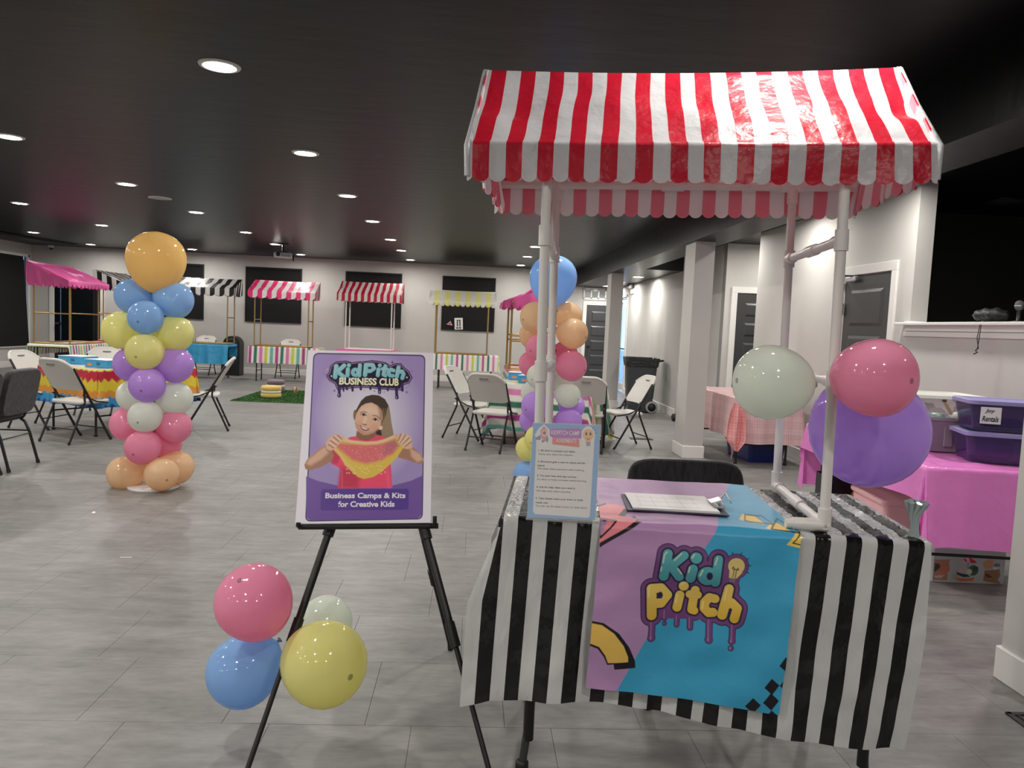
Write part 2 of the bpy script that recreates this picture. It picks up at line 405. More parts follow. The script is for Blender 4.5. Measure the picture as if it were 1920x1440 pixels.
# doors
def panel_door(name, T, w, h, rows, two=False, side=1, frame=.09):
    f = MB(); z = h+frame/2
    f.box((0, -.012, z), (w+2*frame, .024, frame), bev=.004, T=T)
    for x in (-(w+frame)/2, (w+frame)/2): f.box((x, -.012, h/2), (frame, .024, h), bev=.004, T=T)
    o = struct(f.build(name, TRIM))
    d = MB(); d.box((0, -.004, h/2), (w-.006, .006, h-.012), T=T); d.build('door_leaf', DOORM, o)
    ph = (h-.24)/rows
    for r in range(rows):
        zc = .14 + ph*(r+.5)
        p = MB(); pw, pp = w-.26, ph-.10
        vs = [(x*pw/2, -.0075, zc+q*pp/2) for x, q in ((-1, -1), (1, -1), (1, 1), (-1, 1))] + [(x*(pw/2-.03), -.020, zc+q*(pp/2-.03)) for x, q in ((-1, -1), (1, -1), (1, 1), (-1, 1))]
        p.add(vs, [(0, 1, 5, 4), (1, 2, 6, 5), (2, 3, 7, 6), (3, 0, 4, 7), (4, 5, 6, 7)], T=T); p.build('panel', DOORM, o)
    k = MB(); Tk = T @ Matrix.Translation((side*(w/2-.08), -.01, 1.0)) @ Matrix.Rotation(PI/2, 4, 'X')
    k.lathe([(0, 0), (.03, 0), (.03, .01), (.012, .015), (.012, .04), (.028, .05), (.03, .065), (.02, .08), (0, .082)], 14, T=Tk); k.build('door_knob', BLK, o)
    return o
def TR(x, y, z=0, rz=0): return Matrix.Translation((x, y, z)) @ Matrix.Rotation(rz, 4, 'Z')
d2 = panel_door('door_2', TR(3.06, 18.1), .72, 2.0, 5, side=-1)
tr = MB(); tr.box((3.06, 18.085, 2.385), (.92, .03, .05)); tr.box((3.06, 18.085, 2.15), (.92, .03, .05))
for i in range(6): tr.box((2.62+i*.176, 18.085, 2.27), (.035, .03, .24))
to = tr.build('transom_frame', TRIM, d2)
for i in range(5): MB().box((2.708+i*.176, 18.09, 2.27), (.14, .008, .2)).build('pane', M('frosted_pane', (.30, .32, .32), .12), to)
d1 = panel_door('door_1', TR(-9.31, 18.1), 1.05, 2.05, 1, side=-1, frame=.11)
for ch in list(d1.children):
    if ch.name.startswith('panel') or ch.name.startswith('door_leaf'): ch.data.materials[0] = M('dark_door_glass', (.006, .007, .009), .08)
panel_door('door_4', TR(4.42, 11.30), .86, 2.06, 6, side=1)
d5 = panel_door('door_5', TR(3.80, 7.12, 0, -PI/2), .86, 2.06, 4, side=1)
cl = MB(); cl.box((3.755, 7.36, 2.02), (.05, .20, .05), bev=.01); cl.build('door_closer', STEEL, d5)
ar = MB(); ar.tube([(3.75, 7.30, 2.045), (3.62, 7.46, 2.06), (3.755, 7.66, 2.10)], .009, 6); ar.box((3.775, 7.66, 2.10), (.03, .1, .02)); ar.build('closer_arm', BLK, d5)
hg = MB(); hg.box((3.772, 7.545, 1.72), (.012, .03, .12)); hg.build('hinge', BLK, d5)
# glass exterior door on the far right wall
gd = MB(); a, b = 16.61, 17.94
for y in (a-.03, b+.03): gd.box((3.392, y, 1.1), (.03, .10, 2.24), bev=.004)
gd.box((3.392, (a+b)/2, 2.22), (.03, b-a+.16, .10), bev=.004); g3 = struct(gd.build('door_3', TRIM))
st = MB()
for y in (a+.05, b-.05): st.box((3.47, y, 1.08), (.045, .10, 2.12), bev=.004)
for z in (.12, 2.10): st.box((3.47, (a+b)/2, z), (.045, b-a-.2, .16 if z < 1 else .1), bev=.004)
st.build('door_stile', TRIM, g3); MB().box((3.47, (a+b)/2, 1.12), (.008, b-a-.18, 1.9)).build('pane', GLASS, g3)
pb = MB(); pb.tube([(3.40, a+.1, 1.0), (3.40, b-.1, 1.0)], .018, 8); pb.box((3.43, a+.12, 1.0), (.06, .04, .05)); pb.box((3.43, b-.12, 1.0), (.06, .04, .05)); pb.build('push_bar', STEEL, g3)
cb = MB(); cb.box((3.41, b-.35, 2.06), (.07, .28, .06), bev=.01); cb.tube([(3.40, b-.3, 2.10), (3.30, b-.45, 2.12), (3.38, b-.62, 2.16)], .01, 6); cb.build('door_closer', STEEL, g3)
struct(B('ground_outside', (3.7, 16.0, -.25), (40, 60, -.12), M('pale_paving', (.35, .36, .36), .9)))

# recessed ceiling lights
LED = M('led_diffuser', (1, 1, 1), .5, emit=((255, 250, 243), LAMP))
lr = MB(); lr.lathe([(.083, -.004), (.088, -.010), (.112, -.007), (.116, 0)], 28)
ld = MB(); ld.lathe([(.0, -.0035), (.05, -.0035), (.084, -.0035)], 28)
lroot = thing('ceiling_light', 'x', 'ceiling light', group='recessed ceiling lights')
rg = lr.build('trim_ring', M('light_ring', (.75, .74, .7), .4), lroot); lo = ld.build('diffuser', LED, lroot)
ORD = ['first', 'second', 'third', 'fourth', 'fifth', 'sixth', 'seventh', 'eighth', 'ninth', 'tenth', 'eleventh']
rows = [17.15, 15.0, 13.1, 10.82, 8.72, 6.6, 4.44, 2.3, .15, -2.0]
first = True
for ci, (cx, cname) in enumerate(((-1.5, 'row that ends behind the easel poster'), (-3.95, 'row in line with the projector'), (-6.34, 'second row from the window wall'), (-8.54, 'row nearest the window wall'), (1.0, 'row over the red striped stall'))):
    for ri, y in enumerate(rows):
        lab = 'round recessed ceiling light, %s from the back wall, %s' % (ORD[ri], cname)
        if first: lroot.location = (cx, y, 2.8); lroot['label'] = lab; first = False
        else: dup(lroot, (cx, y, 2.8), 0, lab)
for i, (x, y, z) in enumerate(((3.03, 17.3, 2.43), (3.03, 15.76, 2.43), (3.03, 13.99, 2.43), (3.3, 10.3, 2.8), (3.3, 8.2, 2.8), (3.3, 6.1, 2.8), (3.3, 4.0, 2.8), (3.3, 1.5, 2.8), (4.8, 10.65, 2.8))):
    dup(lroot, (x, y, z), 0, 'round recessed light over the side aisle, %s from its far end' % ORD[i])
st = thing('stage_light', 'unlit flat round light on the black ceiling over the stage', 'ceiling light', (5.0, 7.0, 2.8))
m = MB(); m.lathe([(.0, -.03), (.13, -.03), (.15, -.02), (.155, 0)], 24); m.build('cover', M('unlit_cover', (.05, .05, .05), .5), st)
m = MB(); m.lathe([(.156, -.012), (.17, -.01), (.17, 0)], 24); m.build('rim', BLK, st)

# ---------------------------------------------------------------- front table with striped cloth
TH = .83
TC = Vector((.761, 2.436, 0)); TYAW = -.1195
def folding_table(name, label, loc, yaw, w, d, h, top_m=BEIGEP, group=None, inset=.14, tall=False, leg_r=.013):
    t = thing(name, label, 'table', loc, yaw, group)
    m = MB(); m.box((0, 0, h-.022), (w, d, .040), bev=.010); m.build('tabletop', top_m, t)
    m = MB()
    for x in (-(w/2-inset), w/2-inset):
        m.box((x, 0, h-.052), (.03, d-.12, .02)); m.tube([(x, 0, h-.06), (x*.35, 0, h-.05)], .009, 6)
        m.tube([(x, -(d/2-.07), .22), (x, d/2-.07, .22)], .009, 6)
    m.build('leg_brace', BLK, t)
    for x in (-(w/2-inset), w/2-inset):
        for y in (-(d/2-.07), d/2-.07):
            sx = 1 if x > 0 else -1
            m = MB()
            if tall: m.tube([(x, y, h-.05), (x, y, .10)], leg_r*1.2, 10)
            else: m.tube([(x, y, h-.05), (x, y, .02)], leg_r, 8)
            lg = m.build('leg', BLK, t)
            if tall:
                m = MB(); m.tube([(x-sx*.004, y, .20), (x+sx*.015, y, .02)], leg_r*.95, 10); m.build('leg_extension', M('dark_steel', (.10, .10, .105), .3, metal=.8), lg)
            m = MB(); m.lathe([(0, 0), (leg_r*1.5, 0), (leg_r*1.5, .025), (leg_r, .03)], 10, T=Matrix.Translation((x+(sx*.016 if tall else 0), y, 0))); m.build('foot_cap', BLKP, lg)
    return t
folding_table('folding_table', 'tall narrow folding table under the black and white striped cloth', TC, TYAW, 1.23, .61, TH, tall=True, inset=.10, leg_r=.014)

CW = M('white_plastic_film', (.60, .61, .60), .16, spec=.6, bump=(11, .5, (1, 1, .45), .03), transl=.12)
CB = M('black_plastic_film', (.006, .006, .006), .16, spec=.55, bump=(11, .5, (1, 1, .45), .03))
CWT = M('white_plastic_film_creased_lit', (.80, .81, .81), .17, spec=1, bump=(48, 1, (1, 1.4, 1), .05))  # creased top; white raised above the front's to imitate bright sparkle of the lights
CBT = M('black_plastic_film_creased_lit', (.009, .009, .009), .17, spec=1, bump=(48, 1, (1, 1.4, 1), .05))  # same black film, creased, its colour lifted on top as if lit
sw = .0436
V, Q, s_, t_, ax_, ay_ = drape(1.236, .616, TH+.0025, (.0872, .028, .555, .28), sw/4, flare=.112, rip=.010, k=16, seed=5, spread=1.0, wr=.0006)
z = V[:, 2]; hang = np.clip((TH-.02-z)/.53, 0, 1)
fr = (t_ < -.308)                                          # hem and stripes as they hang in the photo: lower and leaning at the far end
V[:, 2] -= np.where(fr, hang*(np.interp(s_, [-.71, -.6, -.36, -.08, .1, .27, .54, .7], [.55, .545, .522, .545, .563, .586, .611, .60])-.555), 0)
V[:, 0] += np.where(fr, -(.042+.045*s_)*hang, 0)
V[:, 1] += np.where(fr, .006*wrinkle(s_, z, 9, 16, 4, 40)*hang, 0)
V[:, 2] += np.where((np.abs(t_) < .300) & (np.abs(s_) < .612), np.random.RandomState(2).uniform(-1, 1, len(V))*.0030 + .0012*wrinkle(s_*1.6, t_, 31, 10, 20, 60), 0)
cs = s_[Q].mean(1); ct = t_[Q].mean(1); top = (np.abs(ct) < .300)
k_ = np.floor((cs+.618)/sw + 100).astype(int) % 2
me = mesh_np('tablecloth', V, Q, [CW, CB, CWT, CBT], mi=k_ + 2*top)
tcl = link('tablecloth', me, None, TC, TYAW); tag(tcl, 'shiny black and white striped plastic cloth over the front stall table', 'tablecloth')
# the gathered far corner of the cloth, twisted upright
m = MB(); pts = [(.597, -.262, TH-.005), (.599, -.258, TH+.03), (.597, -.254, TH+.065), (.602, -.250, TH+.105)]
for i in range(9):
    a = i*2*PI/9
    m.tube([(p[0]+math.cos(a+q*.35)*r, p[1]+math.sin(a+q*.35)*r, p[2]) for q, (p, r) in enumerate(zip(pts, (.011, .007, .011, .028)))], [.006, .005, .006, .009], 5)
gc = m.build('gathered_corner', M('grey_film', (.33, .40, .40), .18, spec=.6), tcl); gc['label'] = 'grey green gathered corner standing up'

# ---- printed banner cloth over the middle
bL, bR = -.328, .250            # local x of its edges on the table
nu, nf, ntp = 400, 400, 90
u = np.linspace(0, 1, nu)
wv = np.r_[np.linspace(-1, 0, ntp, endpoint=False), np.linspace(0, 1, nf)]     # <0 on top (back to front), >0 hanging
U_, W_ = [a.ravel() for a in np.meshgrid(u, wv, indexing='ij')]
Hf = homog(SQ, [(140, 165), (1250, 255), (1112, 1242), (56, 1092)])
Ht = homog(SQ, [(140, 165), (1250, 255), (1095, 15), (205, -42)])
fx, fy = hap(Hf, U_, np.maximum(W_, 0)); tx, ty = hap(Ht, U_, np.maximum(-W_, 0))
X = np.where(W_ > 0, fx, tx); Y = np.where(W_ > 0, fy, ty)
A = Art(X, Y, (178, 138, 182))
BLUE = (56, 158, 198); INK = (18, 14, 26)
A.poly([(1125, -60), (1010, -10), (820, 150), (725, 290), (590, 480), (400, 810), (210, 1130), (180, 1300), (1400, 1400), (1400, -60)], BLUE, 3)
# lightning
L0 = [(135, 108), (215, 92), (312, 106), (247, 145), (345, 164), (118, 300), (175, 160), (135, 158)]
A.poly([(x+14, y+16) for x, y in L0], INK); A.poly([(130, 250), (330, 150), (345, 166), (130, 320)], INK)
A.stroke([(135, 106), (205, 92)], 3, INK); A.poly(L0, (240, 140, 150)); A.stroke([(138, 160), (222, 172), (135, 262)], 5, INK)
# yellow arc
arc = lambda cx, cy, r0, r1, a0, a1: [(cx+r*math.cos(a), cy+r*math.sin(a)) for r, q in ((r1, 1), (r0, -1)) for a in np.linspace(a0, a1, 14)[::q]]
A.poly([(80, 722), (150, 740), (230, 800), (285, 880), (318, 960), (320, 998), (206, 998), (202, 968), (168, 970), (150, 925), (118, 878), (75, 858)], INK)
A.poly([(80, 735), (140, 750), (205, 800), (255, 870), (280, 935), (280, 962), (172, 960), (158, 918), (125, 868), (75, 845)], (226, 186, 90))
# triangles
for P in ([(925, 182), (965, 157), (1025, 163), (1068, 205), (1060, 210)], [(1052, 232), (1118, 202), (1150, 210), (1202, 258)], [(1160, 322), (1225, 255), (1275, 258), (1275, 350)]): A.poly(P, (240, 205, 96))
for P in ([(958, 188), (978, 160), (1062, 170)], [(1070, 165), (1118, 214)], [(958, 188), (1118, 214), (1085, 236)], [(1085, 236), (1160, 186), (1250, 262), (1085, 236)], [(1250, 262), (1198, 312), (1275, 330)]): A.stroke(P, 3.2, INK)
# diamonds
for cx, cy, r in ((1070, 1090, 44), (1066, 1170, 46), (965, 1192, 44), (1150, 975, 40), (1150, 1085, 34), (1072, 1245, 30)):
    A.poly([(cx-r, cy+4), (cx-2, cy-r), (cx+r, cy-4), (cx+2, cy+r)], INK)
# the logo
T8 = lambda P: [(300+.479*x, 270+.479*y) for x, y in P]
PUR, NAV = (112, 66, 122), (34, 22, 60)
KID = [([(405, 185), (360, 465)], 55), ([(588, 208), (440, 340)], 52), ([(440, 330), (535, 472)], 52), ([(727, 240)], 66), ([(690, 370), (662, 488)], 54),
       ([(985, 265), (945, 530)], 54)] + [([(855+62*math.cos(a), 455+62*math.sin(a)) for a in np.linspace(0, 2*PI, 18)], 50)]
PIT = [([(222, 608), (225, 925)], 56), ([(222, 608), (330, 605), (402, 690), (330, 782), (235, 788)], 55), ([(590, 585)], 57), ([(547, 695), (515, 838)], 52),
       ([(722, 630), (683, 865)], 50), ([(662, 685), (750, 692)], 48), ([(690, 872), (712, 878)], 46), ([(945, 732), (885, 718), (832, 780), (828, 850), (875, 898), (925, 893)], 52),
       ([(1105, 610), (1028, 918)], 55), ([(1060, 800), (1135, 768), (1198, 830), (1165, 955)], 52)]
DRIP = [([(225, 960), (228, 1080), (220, 1185)], 33), ([(222, 1190)], 40), ([(378, 870), (374, 965)], 26), ([(372, 1030)], 21), ([(518, 940), (512, 1050)], 25), ([(665, 960), (665, 1080)], 29),
        ([(885, 960), (876, 1205)], 34), ([(875, 1205)], 40), ([(1150, 1010), (1143, 1215)], 32), ([(1140, 1215)], 37), ([(1130, 1297)], 27)]
sc = .479
for grow, col in ((72, NAV), (62, PUR)):
    for P, r in KID+PIT: A.stroke(T8(P), (r+grow)*sc, col)
    A.stroke(T8([(1195, 345)]), (105+grow*.62)*sc, col); A.stroke(T8([(1170, 420), (1140, 530)]), (48+grow*.5)*sc, col)
    for P, r in DRIP: A.stroke(T8(P), (r + (8 if col is NAV else 0))*sc, col)
    A.poly(T8([(300, 300), (1050, 300), (1150, 600), (1250, 850), (1200, 1000), (200, 960), (180, 700)]), col)
for P, r in DRIP[1:2]+DRIP[7:8]+DRIP[9:]: A.stroke(T8([(P[0][0]-8, P[0][1]-10), (P[0][0]-8, P[0][1]+8)]), 7*sc, (190, 150, 190))
for P, r in DRIP: A.stroke(T8([(x-9, y) for x, y in P]), 5*sc, (160, 118, 165))
for P, r in KID+PIT: A.stroke(T8(P), (r+20)*sc, NAV)
TEAL = lambda x, y: (66+.06*(690-y)*0+24*np.clip((560-y)/170, 0, 1), 140+30*np.clip((560-y)/170, 0, 1), 152+26*np.clip((560-y)/170, 0, 1))
YEL = lambda x, y: (214+14*np.clip((740-y)/220, 0, 1), 172+30*np.clip((740-y)/220, 0, 1), 58+54*np.clip((740-y)/220, 0, 1))
for P, r in KID: A.stroke(T8(P), r*sc, TEAL)
for P, r in PIT: A.stroke(T8(P), r*sc, YEL)
A.ell(*T8([(880, 455)])[0], 36*sc, 46*sc, NAV); A.ell(*T8([(322, 690)])[0], 30*sc, 40*sc, NAV)
HL = [[(395, 165), (365, 200), (352, 290)], [(560, 185), (480, 265)], [(335, 350), (328, 395)], [(680, 235), (705, 200)], [(655, 350), (640, 410)], [(800, 385), (770, 450)], [(975, 240), (945, 320)], [(520, 370), (560, 430)]]
for P in HL: A.stroke(T8(P), 9*sc, (196, 214, 190), op=.9)
for P in ([(195, 590), (190, 700)], [(520, 690), (500, 780)], [(815, 770), (805, 850)], [(1085, 600), (1050, 740)], [(560, 570), (590, 548)]): A.stroke(T8(P), 9*sc, (238, 220, 150), op=.7)
A.ell(*T8([(1195, 345)])[0], 106*sc, 104*sc, NAV); A.ell(*T8([(1195, 345)])[0], 99*sc, 97*sc, (214, 192, 118))
A.poly(T8([(1110, 400), (1270, 420), (1195, 490), (1105, 480)]), (214, 192, 118)); A.stroke(T8([(1122, 488), (1172, 505)]), 10*sc, (120, 112, 112)); A.stroke(T8([(1118, 512), (1165, 528)]), 10*sc, (120, 112, 112))
for P in ([(1150, 470), (1168, 385)], [(1180, 480), (1195, 390)], [(1168, 388), (1145, 370), (1160, 352), (1178, 385), (1200, 385), (1220, 395), (1215, 370), (1195, 390)]): A.stroke(T8(P), 5*sc, (70, 50, 60))
for a in (-1.85, -1.2, -.55, 0, .55):
    A.stroke(T8([(1195+140*math.cos(a), 345+140*math.sin(a)), (1195+172*math.cos(a), 345+172*math.sin(a))]), 5*sc, NAV)
x = bL + (bR-bL)*U_
hg_ = np.maximum(W_, 0)*(.471+.036*U_); cr = np.clip(W_/.045, 0, 1)
y = np.where(W_ > 0, -.3155 - .018*np.sin(cr*PI/2) - .140*hg_ - .007*np.minimum(1, W_*6)*(1+.8*wrinkle(x, hg_, 4, 16, 4, 30)), -.3155 + (-W_)*.640)
z = np.where(W_ > 0, TH+.0105 - hg_, TH+.0105 + .0010*wrinkle(x, y, 6, 14, 6, 40))
x = x + np.where(W_ > 0, -(.024+.030*U_)*W_, 0)
BAN = M('banner_cloth', (1, 1, 1), .42, spec=.4, vcol=True, bump=(9, .25, (1, 1, 1), .02), sheen=.1)
bn = link('table_banner', mesh_np('table_banner', np.c_[x, y, z], quads(nu, len(wv)), BAN, A.C), None, TC, TYAW)
tag(bn, 'lilac and blue printed banner reading Kid Pitch, hung over the front table', 'banner')

# ---- clipboard with papers
cbT = thing('clipboard', 'clipboard with a stack of forms lying on the banner', 'clipboard', TC+Matrix.Rotation(TYAW, 3, 'Z') @ Vector((-.085, -.085, TH+.0135)), TYAW+.02)
m = MB(); m.box((0, 0, .0015), (.315, .225, .003), bev=.001); m.build('board', M('navy_board', (.03, .028, .06), .5), cbT)
m = MB()
for i in range(3): m.box((-.004-.002*i, .004, .0045+.0025*i), (.27, .212, .0018), T=Matrix.Rotation(.01*i, 4, 'Z'))
pp = m.build('form', M('white_paper', (.90, .90, .89), .7), cbT)
m = MB()
for i in range(5): m.box((-.11+.045*i, 0, .0107), (.0012, .16, .0002))
for i in range(3): m.box((-.02, -.07+.06*i, .0107), (.2, .0012, .0002))
m.build('ruled_line', M('form_ink', (.68, .68, .68), .7), pp)
m = MB(); m.box((.138, 0, .012), (.035, .12, .004), bev=.001); m.tube([(.150, -.05, .016), (.150, .05, .016)], .007, 8); m.box((0, 0, 0), (.035, .05, .003), T=Matrix.Translation((.135, 0, .024)) @ Matrix.Rotation(-.35, 4, 'Y')); m.tube([(.155, .02, .02), (.175, .03, .045), (.185, -.01, .02)], .003, 6)
m.build('clip', STEEL, cbT)

# ---------------------------------------------------------------- front stall of white pipes with red striped awning
SC = Vector((.676, 2.46, .8505)); SY = -.155
stall = thing('market_stall', 'tall white pipe stall with red and white striped awning on the front table', 'market stall', SC, SY)
px_, py_ = .425, .285; zE, zR = 1.086, 1.385; r_ = .0148
def pipe(name, pts, r=r_, par=stall, m=PVC, n=14):
    q = MB(); q.tube(pts, r, n); return q.build(name, m, par)
def sleeve(c, ax, L=.06, r=.0195, par=None):
    a = Vector(ax).normalized()*L/2; q = MB(); q.tube([Vector(c)-a, Vector(c)-a*.97, Vector(c)+a*.97, Vector(c)+a], r, 14); return q.build('joint', PVC, par)
for sx in (-1, 1):
    for sy in (-1, 1):
        p = pipe('post', [(sx*px_, sy*py_, 0), (sx*px_, sy*py_, zE)])
        for zz in (.02, .425, .83, zE-.03): sleeve((sx*px_, sy*py_, zz), (0, 0, 1), par=p)
    for zz in (.425, .83):
        p = pipe('side_rail', [(sx*px_, -py_, zz), (sx*px_, py_, zz)], .0145); sleeve((sx*px_, 0, zz), (0, 1, 0), .09, .0185, p); sleeve((sx*px_, -py_+.03, zz), (0, 1, 0), .05, .019, p); sleeve((sx*px_, py_-.03, zz), (0, 1, 0), .05, .019, p)
    p = pipe('base_rail', [(sx*px_, -py_, 0), (sx*px_, py_, 0)]); sleeve((sx*px_, 0, 0), (0, 1, 0), .1, par=p); sleeve((sx*px_, -py_+.03, 0), (0, 1, 0), .06, par=p); sleeve((sx*px_, py_-.03, 0), (0, 1, 0), .06, par=p)
    for sy in (-1, 1): pipe('rafter', [(sx*.64, sy*py_, zE), (sx*.64, 0, zR-.03)], .0135)
stall.rotation_euler = (0, -.015, SY)
p = pipe('base_rail', [(.315, -py_, 0), (px_, -py_, 0)]); sleeve((px_-.04, -py_, 0), (1, 0, 0), .1, par=p)
p = pipe('base_rail', [(-px_, -py_, 0), (-.385, -py_, 0)])
for sy in (-1, 1):
    p = pipe('eave_rail', [(-.66, sy*py_, zE), (.66, sy*py_, zE)])
    for x in (-px_, 0, px_): sleeve((x, sy*py_, zE), (1, 0, 0), .08, par=p)
pipe('ridge_rail', [(-.645, 0, zR-.03), (.645, 0, zR-.03)])
REDF = M('red_awning_film', (.60, .014, .040), .36, spec=.4, bump=(9, .6, (1, 1, 1), .03), transl=.38)
PNKL = M('pale_red_reverse', (.90, .34, .44), .4, bump=(9, .5, (1, 1, 1), .02), transl=.3); WHTL = M('white_reverse', (.90, .87, .88), .4, bump=(9, .5, (1, 1, 1), .02), transl=.3)
WHTF = M('white_awning_film', (.69, .695, .71), .36, spec=.4, bump=(9, .6, (1, 1, 1), .03), transl=.38)
def awning(name, par, hw, hd, zE, zR, val, n, mats, off=.0, sc=.5, per=8, sag=.01, wr=.004, over=.022, seed=3, top_r=.018, nt=(8, 4, 22), lobe=1, firstcol=1, rag=0, shed=False, lining=None, crease=0):
    """gabled cloth: stripes across, valance with scallops on all four sides"""
    stripes = n; sw = 2*hw/stripes
    xs = np.linspace(-hw, hw, stripes*per+1) if float(stripes).is_integer() else np.linspace(-hw, hw, int(stripes*per)+1)
    prof = []                                                  # (y, z, hang 0..1, slope 0..1)
    yo = hd+over
    for i in range(nt[0]): prof.append((-yo, zE-val*(1-i/nt[0]), 1-i/nt[0], 0))
    for i in range(nt[1]):
        a = i/nt[1]*PI/2; prof.append((-yo+top_r*(1-math.cos(a)), zE+top_r*math.sin(a), 0, 0))
    for i in range(nt[2]+1):
        f = i/nt[2]; prof.append((-(yo-top_r)*(1-f), zE+top_r+(zR+.022-zE-top_r)*f, 0, f))
    if shed:                                                   # high at the back: single slope, then a straight drop behind
        prof = [(y if h > 0 or f == 0 else -(yo-top_r)+(2*yo-top_r)*f, z, h, f) for y, z, h, f in prof]
        prof += [(yo, zR+.022-(zR+.022-zE+val)*i/10, max(0, (i-6)/4), .0) for i in range(1, 11)]
    else: prof = prof + [(-y, z, h, f) for y, z, h, f in prof[-2::-1]]
    P = np.array(prof); k = np.arange(len(P)); X, K = [a.ravel() for a in np.meshgrid(xs, k, indexing='ij')]
    y, z, hg, fl = P[K, 0], P[K, 1], P[K, 2], P[K, 3]
    ph = ((X+hw)/sw/lobe - off) % 1; scal = np.sqrt(np.clip(1-(2*ph-1)**2, 0, 1)); dip = sc*sw*lobe*(1-scal)
    if rag: dip = dip*(1+rag*np.sin(X*13)*.5)
    z = z + np.where(hg > 0, dip*hg**2.0, 0) - sag*(1-(X/hw)**2)*np.maximum(fl, .25)
    sgn = np.sign(y)
    nz = wrinkle(X, y*1.5, seed, 18, 3.5, 22)
    if crease: nz = nz - crease*np.abs(np.sin(X*7+y*9+1.2*np.sin(y*14+X*3)))*np.clip((X+.2)/.5, .25, 1) - crease*np.abs(np.sin(y*21-X*2.3+np.sin(X*5)))*.8
    z = z + wr*nz*np.where(hg > 0, 0, np.sin(np.clip(fl, .0, 1)*PI)**.5) - .012*np.sin(np.clip(fl, 0, 1)*PI)
    y = y + sgn*hg*(.004 + .4*wr*wrinkle(X, z, seed+1, 12, 4, 18)) + sgn*0
    Xw = X + .4*wr*wrinkle(y*1.2, X, seed+2, 12, 3, 16)*np.where(np.abs(X) < hw-.001, 1, .6)
    Q = quads(len(xs), len(P)); cx = X[Q].mean(1); mi = (np.floor((cx+hw)/sw - off + 50).astype(int) + firstcol) % 2 if len(mats) > 1 else np.zeros(len(Q), int)
    ob = link(name, mesh_np(name, np.c_[Xw, y, z], Q, mats, mi=mi), par)
    if lining: link('lining', mesh_np('lining', np.c_[Xw*.998, y-sgn*np.where(hg > 0, .004, 0), z-np.where(hg > 0, 0, .005)], Q, lining, mi=mi), ob)
    for sx in (-1, 1):                                         # gable end with its own scalloped valance
        m = max(5, int(round(2*yo/sw)) | 1); ys = np.linspace(-yo, yo, m*per+1); kk = np.linspace(0, 1, 8)
        Y, KK = [a.ravel() for a in np.meshgrid(ys, kk, indexing='ij')]
        ph = ((Y+yo)/(2*yo/m)) % 1; dp = sc*(2*yo/m)*(1-np.sqrt(np.clip(1-(2*ph-1)**2, 0, 1)))
        topz = zE+top_r*.6 + (zR+.015-zE)*((Y+yo)/(2*yo) if shed else 1-np.abs(Y)/yo); z = zE-val+dp + (topz-(zE-val+dp))*KK
        x = sx*(hw-.003 - .03*(1-KK)*(1 if wr > .003 else .3) + .012*np.sin(Y*26+sx)*(1-KK))
        Q = quads(len(ys), len(kk)); cy = Y[Q].mean(1); mi = (np.floor((cy+yo)/(2*yo/m)).astype(int)) % 2 if len(mats) > 1 else np.zeros(len(Q), int)
        link('gable_end', mesh_np('gable_end', np.c_[x, Y, z], Q, mats, mi=mi), ob)
        if lining: link('lining', mesh_np('lining', np.c_[x-sx*.004, Y*.99, z], Q, lining, mi=mi), ob)
    return ob
aw = awning('awning', stall, .658, py_, zE, zR, .105, 27.66, [WHTF, REDF], off=.33, sc=.42, per=12, sag=.014, wr=.0075, seed=11, over=.036, lining=[WHTL, PNKL], crease=.5)
for sx in (-1, 1):                                             # white hem tape along the gable edges
    q = MB(); q.tube([(sx*.658, -py_-.036, zE-.09), (sx*.661, -py_-.036, zE), (sx*.662, -py_*.5, (zE+zR)/2+.012), (sx*.661, 0, zR+.016), (sx*.662, py_*.5, (zE+zR)/2+.012), (sx*.661, py_+.036, zE)], .009, 8); q.build('hem_tape', WHTF, aw)

# ---- acrylic sign holder with the camp agreements
RZ = Matrix.Rotation(TYAW, 3, 'Z')
sg = thing('sign_holder', 'clear acrylic stand with a blue bordered list of camp agreements', 'sign', (0, 0, 0))
P00 = at(480/8+940, -56/8+800, 2.215); P10 = at(1480/8+940, -32/8+800, 2.19); P01 = at(384/8+940, 1296/8+800, 2.165); P11 = at(1408/8+940, 1336/8+800, 2.145)
P01.z = TH+.012; P11.z = TH+.012
ex = ((P10-P00)+(P11-P01))/2; up = ((P00-P01)+(P10-P11))/2
n1, n2 = 190, 250
U1, V1 = [a.ravel() for a in np.meshgrid(np.linspace(0, 1, n1), np.linspace(0, 1, n2), indexing='ij')]
HS = homog(SQ, [(480, -56), (1480, -32), (1408, 1336), (384, 1296)]); X, Y = hap(HS, U1, V1)
A = Art(X, Y, (126, 172, 214)); 
A.poly([(560, 20), (1400, 50), (1330, 1275), (1300, 1300), (500, 1250), (470, 1210), (530, 60)], (226, 222, 222), 4)
A.poly([(500, 120), (560, 20), (640, -40), (700, 20), (710, 200), (600, 240)], (232, 228, 230)); A.ell(1300, 110, 100, 130, (232, 228, 230))
A.poly([(725, 25), (1170, 10), (1200, 40), (1195, 160), (760, 150), (722, 120)], (178, 104, 190), 6); A.poly([(765, 150), (1165, 165), (1170, 285), (760, 245)], (222, 122, 110), 6)
A.poly([(640, -20), (690, 50), (690, 160), (640, 200), (590, 160), (585, 50)], (216, 150, 160)); A.ell(645, 85, 42, 46, (240, 200, 190)); A.ell(645, 85, 24, 26, (150, 90, 100))
A.poly([(585, 110), (520, 150), (515, 180), (590, 185)], (130, 135, 150)); A.poly([(690, 120), (705, 170), (690, 225), (655, 190)], (130, 135, 150)); A.poly([(600, 185), (660, 195), (610, 230)], (150, 110, 120))
